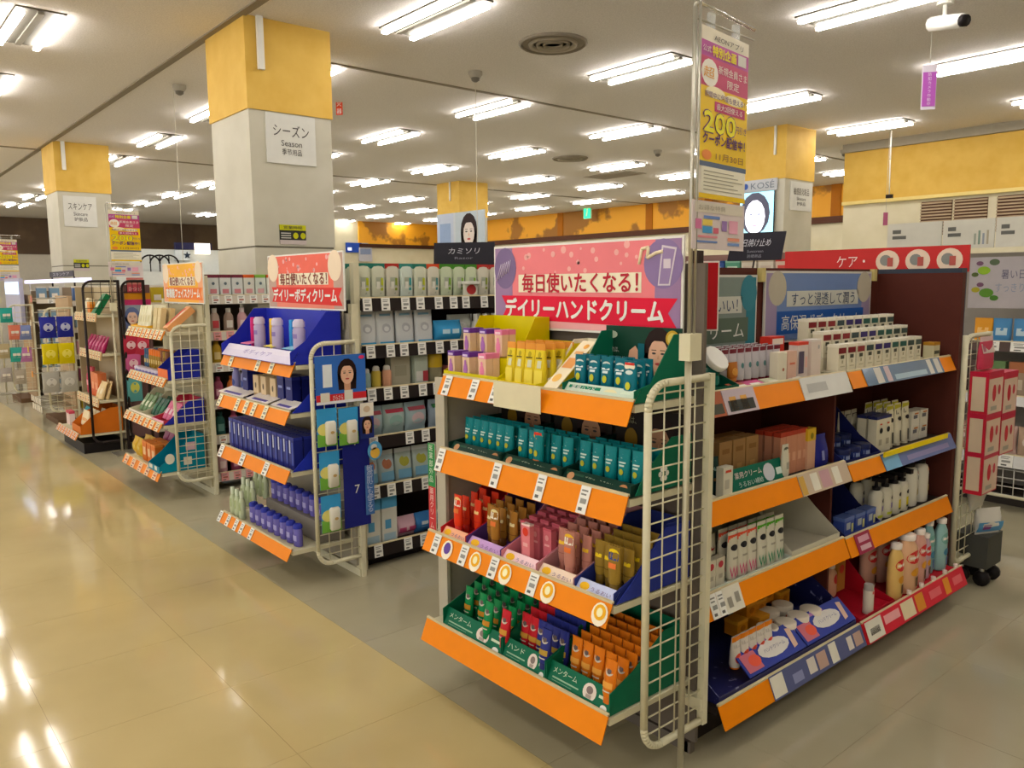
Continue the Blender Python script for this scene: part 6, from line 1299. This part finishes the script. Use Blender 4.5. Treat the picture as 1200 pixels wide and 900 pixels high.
# ================================================================== cross row of units behind the front gondola
CR = F(0, 0, 0)
YU = 6.2
u1 = unit('wall_shelf', CR, -1.9, YU + .4, 'cosmetics shelf unit behind the red boxes with silver rails')
UA, UB = -2.72, -.6
MB().box(UA, UB, YU + .40, YU + .44, .05, 1.80, mat('9a948a', .6)).obj('back_panel', u1)
for x in (UA - .03, UB): MB().box(x, x + .03, YU + .0, YU + .44, 0, 1.82, mat('b8b0a4', .5)).obj('side_panel', u1)
MB().box(UA, UB, YU + .1, YU + .4, 0, .09, mat('3a3430', .6)).obj('plinth', u1)
shelf(u1, UA, UB, YU, YU + .40, 1.16, rail=mat('5a4a44', .4), rh=.07, lean=.006, tags=[-2.1, -1.92, -1.75, -1.55, -1.3], tw=.11, deckm=LGREY)
shelf(u1, UA, UB, YU - .03, YU + .40, .79, rail=mat('c8c6c0', .25, .3), rh=.07, lean=.01, tags=[-2.0, -1.7, -1.4], tw=.09, deckm=LGREY)
shelf(u1, UA, UB, YU - .08, YU + .40, .385, rail=mat('c8c6c0', .25, .3), rh=.09, lean=.01, tags=[-1.93, -1.6], tw=.09, deckm=LGREY)
b = MB()
for k in range(30): b.rod((UA + .07 * k, YU - .06, .1), (UA + .07 * k, YU - .06, .30), .004, LGREY, 4)
for z in (.11, .17, .23, .29): b.rod((UA, YU - .06, z), (UB, YU - .06, z), .004, LGREY, 4)
b.rod((UA, YU - .06, .10), (UB, YU - .06, .10), .012, CREAMM); b.obj('wire_basket', u1)
def hdw(k):
    def f(b, w, h):
        b.rect(w * .1, w * .26, h * .62, h * .76, -.002, mat('6a6a64', .4)); b.rect(w * .1, w * .36, h * .42, h * .54, -.002, mat('6a6a64', .4))
        if k:
            for i in range(4): b.rect(w * (.62 + .08 * i), w * (.66 + .08 * i), h * .12, h * (.5 + .1 * (i % 2)), -.002, mat(('a0a898', '88a090', '98a0a8', 'b0a890')[i], .4))
    return f
hx = [at(p, 275, 1, YU + .1).x for p in (1040, 1105, 1167, 1232)]
for k in range(3):
    z0, z1 = at((1072, 1135, 1200)[k], 293, 1, YU + .1).z, 2.035
    face_y('header_board', YU + .1, hx[k], hx[k + 1] - .01, 1.83, z1, hdw(k), ('plain white header board nearest the yellow wall', 'white header board with small bottles in the middle', 'white header board at the picture edge')[k] + ' over the cosmetics unit', 'sign', mat('d4d2c4', .4))
def grn(b, w, h):
    b.text('暑い日に', w * .66, h * .66, h * .2, -.002, mat('6a6a80', .4), w * .44); b.text('すっきり爽', w * .62, h * .40, h * .2, -.002, mat('8a94a8', .4), w * .5)
    for (x, z, r, c) in ((.2, .74, .09, '8ab030'), (.08, .66, .05, '5a6a3a'), (.1, .36, .06, 'a8a030'), (.25, .3, .1, '5a8a30'), (.36, .2, .06, '4a7a30'), (.14, .88, .05, '7a5a70'), (.34, .9, .07, '5a6a50'), (.16, .46, .05, '6a4a60')): b.oval(w * x, h * z, w * r, h * r * .9, -.002, mat(c, .4))
p0, p1 = at(1138, 302, 1, YU), at(1222, 362, 1, YU)
gp = face_y('leaf_poster', YU - .01, p0.x, p1.x, p1.z, p0.z, grn, 'pale grey poster with green leaves on the cosmetics unit', 'poster', mat('b0aaac', .4))
Z = 1.163
cu = [product('pouch', .12, .17, .05, mat(c, .3), None, [('r', -.3, .3, .3, .6, mat(c2, .4))]) for c, c2 in (('e09a28', 'f0c070'), ('4a88b8', 'b8d0d8'), ('3a8a7c', '8ac0a8'), ('2a7a68', '6ab098'))]
for i, (x, k) in enumerate(((-2.18, 0), (-2.06, 1), (-1.93, 1), (-1.80, 2), (-1.68, 3), (-1.56, 2), (-1.44, 3), (-1.3, 2))):
    put(cu[k], CR, x, YU + .08, Z, ('amber', 'sky blue', 'sea green', 'deep green')[k] + ' pouch on the upper row of the cosmetics unit', 'pouch', ('amber', 'sky blue', 'sea green', 'deep green')[k] + ' pouches upper row')
Z = .793
cj = [product('carton', .11, .24, .06, mat(c, .35), mat(c2, .35), [('r', -.3, .3, .2, .5, mat('c8b8a0', .4))], cap=.3) for c, c2 in (('3a302c', '5a4a44'), ('8a7a6a', '6a8a5a'), ('a08a74', 'b0704c'))]
for i in range(11): put(cj[i % 3], CR, -2.2 + .135 * i, YU + .06, Z, ('black', 'stone', 'clay')[i % 3] + ' carton on the middle row of the cosmetics unit', 'carton', ('black', 'stone', 'clay')[i % 3] + ' cartons middle row')
Z = .388
pj = [product('bag', .20, .20, .10, mat(c, .35), None, [('o', 0, .5, .3, .25, mat('d8c8bc', .4))]) for c in ('b8907c', 'c8a89c', 'b89c84')]
for i in range(8): put(pj[i % 3], CR, -2.2 + .2 * i, YU + .03, Z, ('clay', 'blush', 'tan')[i % 3] + ' soft bag on the lower row of the cosmetics unit', 'bag', ('clay', 'blush', 'tan')[i % 3] + ' soft bags lower row', random.uniform(-8, 8))
# unit with red cartons seen above the red header
u2 = unit('wall_shelf', CR, -3.6, YU + .4, 'shelf unit with a red carton row seen above the red header')
MB().box(-5.4, -2.8, YU + .35, YU + .39, 0, 1.86, mat('8a6a60', .6)).obj('back_panel', u2)
shelf(u2, -5.4, -2.8, YU + .02, YU + .35, 1.66, rail=mat('3a3a58', .4), rh=.05, lean=.004, deckm=LGREY)
shelf(u2, -5.4, -2.8, YU + .0, YU + .35, 1.20, rail=mat('d8d4c8', .4), rh=.05, lean=.004, deckm=LGREY)
MB().box(-5.4, -2.8, YU + .05, YU + .35, 0, .1, DARK).obj('plinth', u2)
rr = [product('carton', .15, .13, .08, mat(c, .35), mat(c2, .35), [('r', -.35, .35, .2, .6, mat(c3, .4))], cap=.15) for c, c2, c3 in (('c03a34', 'd86a58', 'd8a898'), ('d0b8a8', 'c04038', 'c8504a'), ('3a5a9a', '2a4680', '8aa0c8'), ('5a9a80', '88b8a0', 'c8d8c8'), ('d4ccbc', 'b8a890', 'c8b8a8'))]
RN = ['red', 'red topped beige', 'blue', 'sea green', 'cream']
for i in range(15):
    k = (3, 4, 2, 4, 4, 2, 3, 4, 4, 1, 0, 0, 1, 0, 1)[i]
    put(rr[k], CR, -5.3 + .17 * i, YU + .09, 1.663, RN[k] + ' carton on the top row behind the red header', 'carton', RN[k] + ' cartons top row')

# ================================================================== far wire panel with red boxes at the gondola end
e7 = unit('wire_rack', FRONT, -1.60, 4.5, 'cream wire side panel with red boxes beyond the dark end panel', 'rack')
wx = -1.555
pan = MB()
wire_panel(e7, wx, 4.255, 4.56, .16, 1.325, leg=False, pitch=.06)
pan2 = None
MB().box(wx - .45, wx - .02, 4.335, 4.60, .12, .16, CREAMM).obj('base_shelf', e7)
MB().box(wx - .47, wx - .45, 4.335, 4.62, 0, 1.5, mat('4a4038', .6)).obj('back_panel', e7)
MB().rod((wx, 4.255, .16), (wx, 4.255, 1.33), .016, CREAMM).obj('post', e7)
rbx = product('carton', .20, .215, .085, mat('c8283c', .3), mat('c02440', .3), [('r', -.46, .46, .03, .84, mat('d8bca4', .35)), ('o', -.1, .5, .12, .2, mat('c82a38', .4)), ('o', .22, .56, .08, .12, mat('c83a48', .4)), ('r', -.3, .1, .1, .2, mat('a8a090', .4))], cap=.12)
sd = MB().box(-.1012, -.1004, -.03, .03, .02, .19, mat('d8c4a8', .4)).mesh('side_print')
for i, (px, py, l) in enumerate(((1131, 490, 'highest near'), (1155, 487, 'highest far'), (1128, 539, 'middle near'), (1152, 535, 'middle far'), (1124, 585, 'lowest'))):
    q = at(px + 12, py, 0, wx + .09)
    o = put(rbx, SIDE, 4.375 + (.205 if 'far' in l else 0), -(wx + .065), at(px, py, 0, wx + .06).z, l + ' red boxed pack hanging on the far wire panel', 'box')
    mk('side_print', sd, o)
tp2 = product('pouch', .17, .16, .04, mat('c8405a', .25), mat('d8b8b8', .25), [('r', -.45, .45, .5, .8, mat('d8c0b8', .2)), ('r', -.4, -.2, .55, .75, mat('a8506a', .3))])
put(tp2, SIDE, 4.38, -(wx + .05), 1.16, 'crumpled red and silver pouch at the top of the far wire panel', 'pouch')
q = at(1160, 632, 0, wx + .12)
put(product('bag', .16, .14, .06, mat('d8d4c8', .25), None, [('r', -.5, .5, .1, .5, mat('5a9ac8', .3)), ('r', -.3, .0, .2, .4, mat('8a4a8c', .3))]), SIDE, 4.56, -(wx + .05), q.z - .02, 'white and blue pack hanging lowest off the far wire panel', 'pack', turn=-25, tilt=0)
put(product('bag', .18, .20, .06, mat('b8b4a4', .25)), SIDE, 4.42, -(wx + .04), .43, 'clear greyish bag hanging under the lowest red box', 'bag')
ck = empty('floor_cart', (-1.545, 4.55, 0), label='dark grey wheeled cart base beyond the far wire panel', cat='cart')
MB().box(-.08, .08, -.08, .12, .10, .27, mat('4a4a44', .6)).obj('cart_body', ck)
for x in (-.05, .05):
    for y in (-.05, .09): MB().rod((x, y - .015, .04), (x, y + .015, .04), .04, BLACK, 12).rod((x, y, .05), (x, y, .12), .012, STEEL).obj('caster', ck)
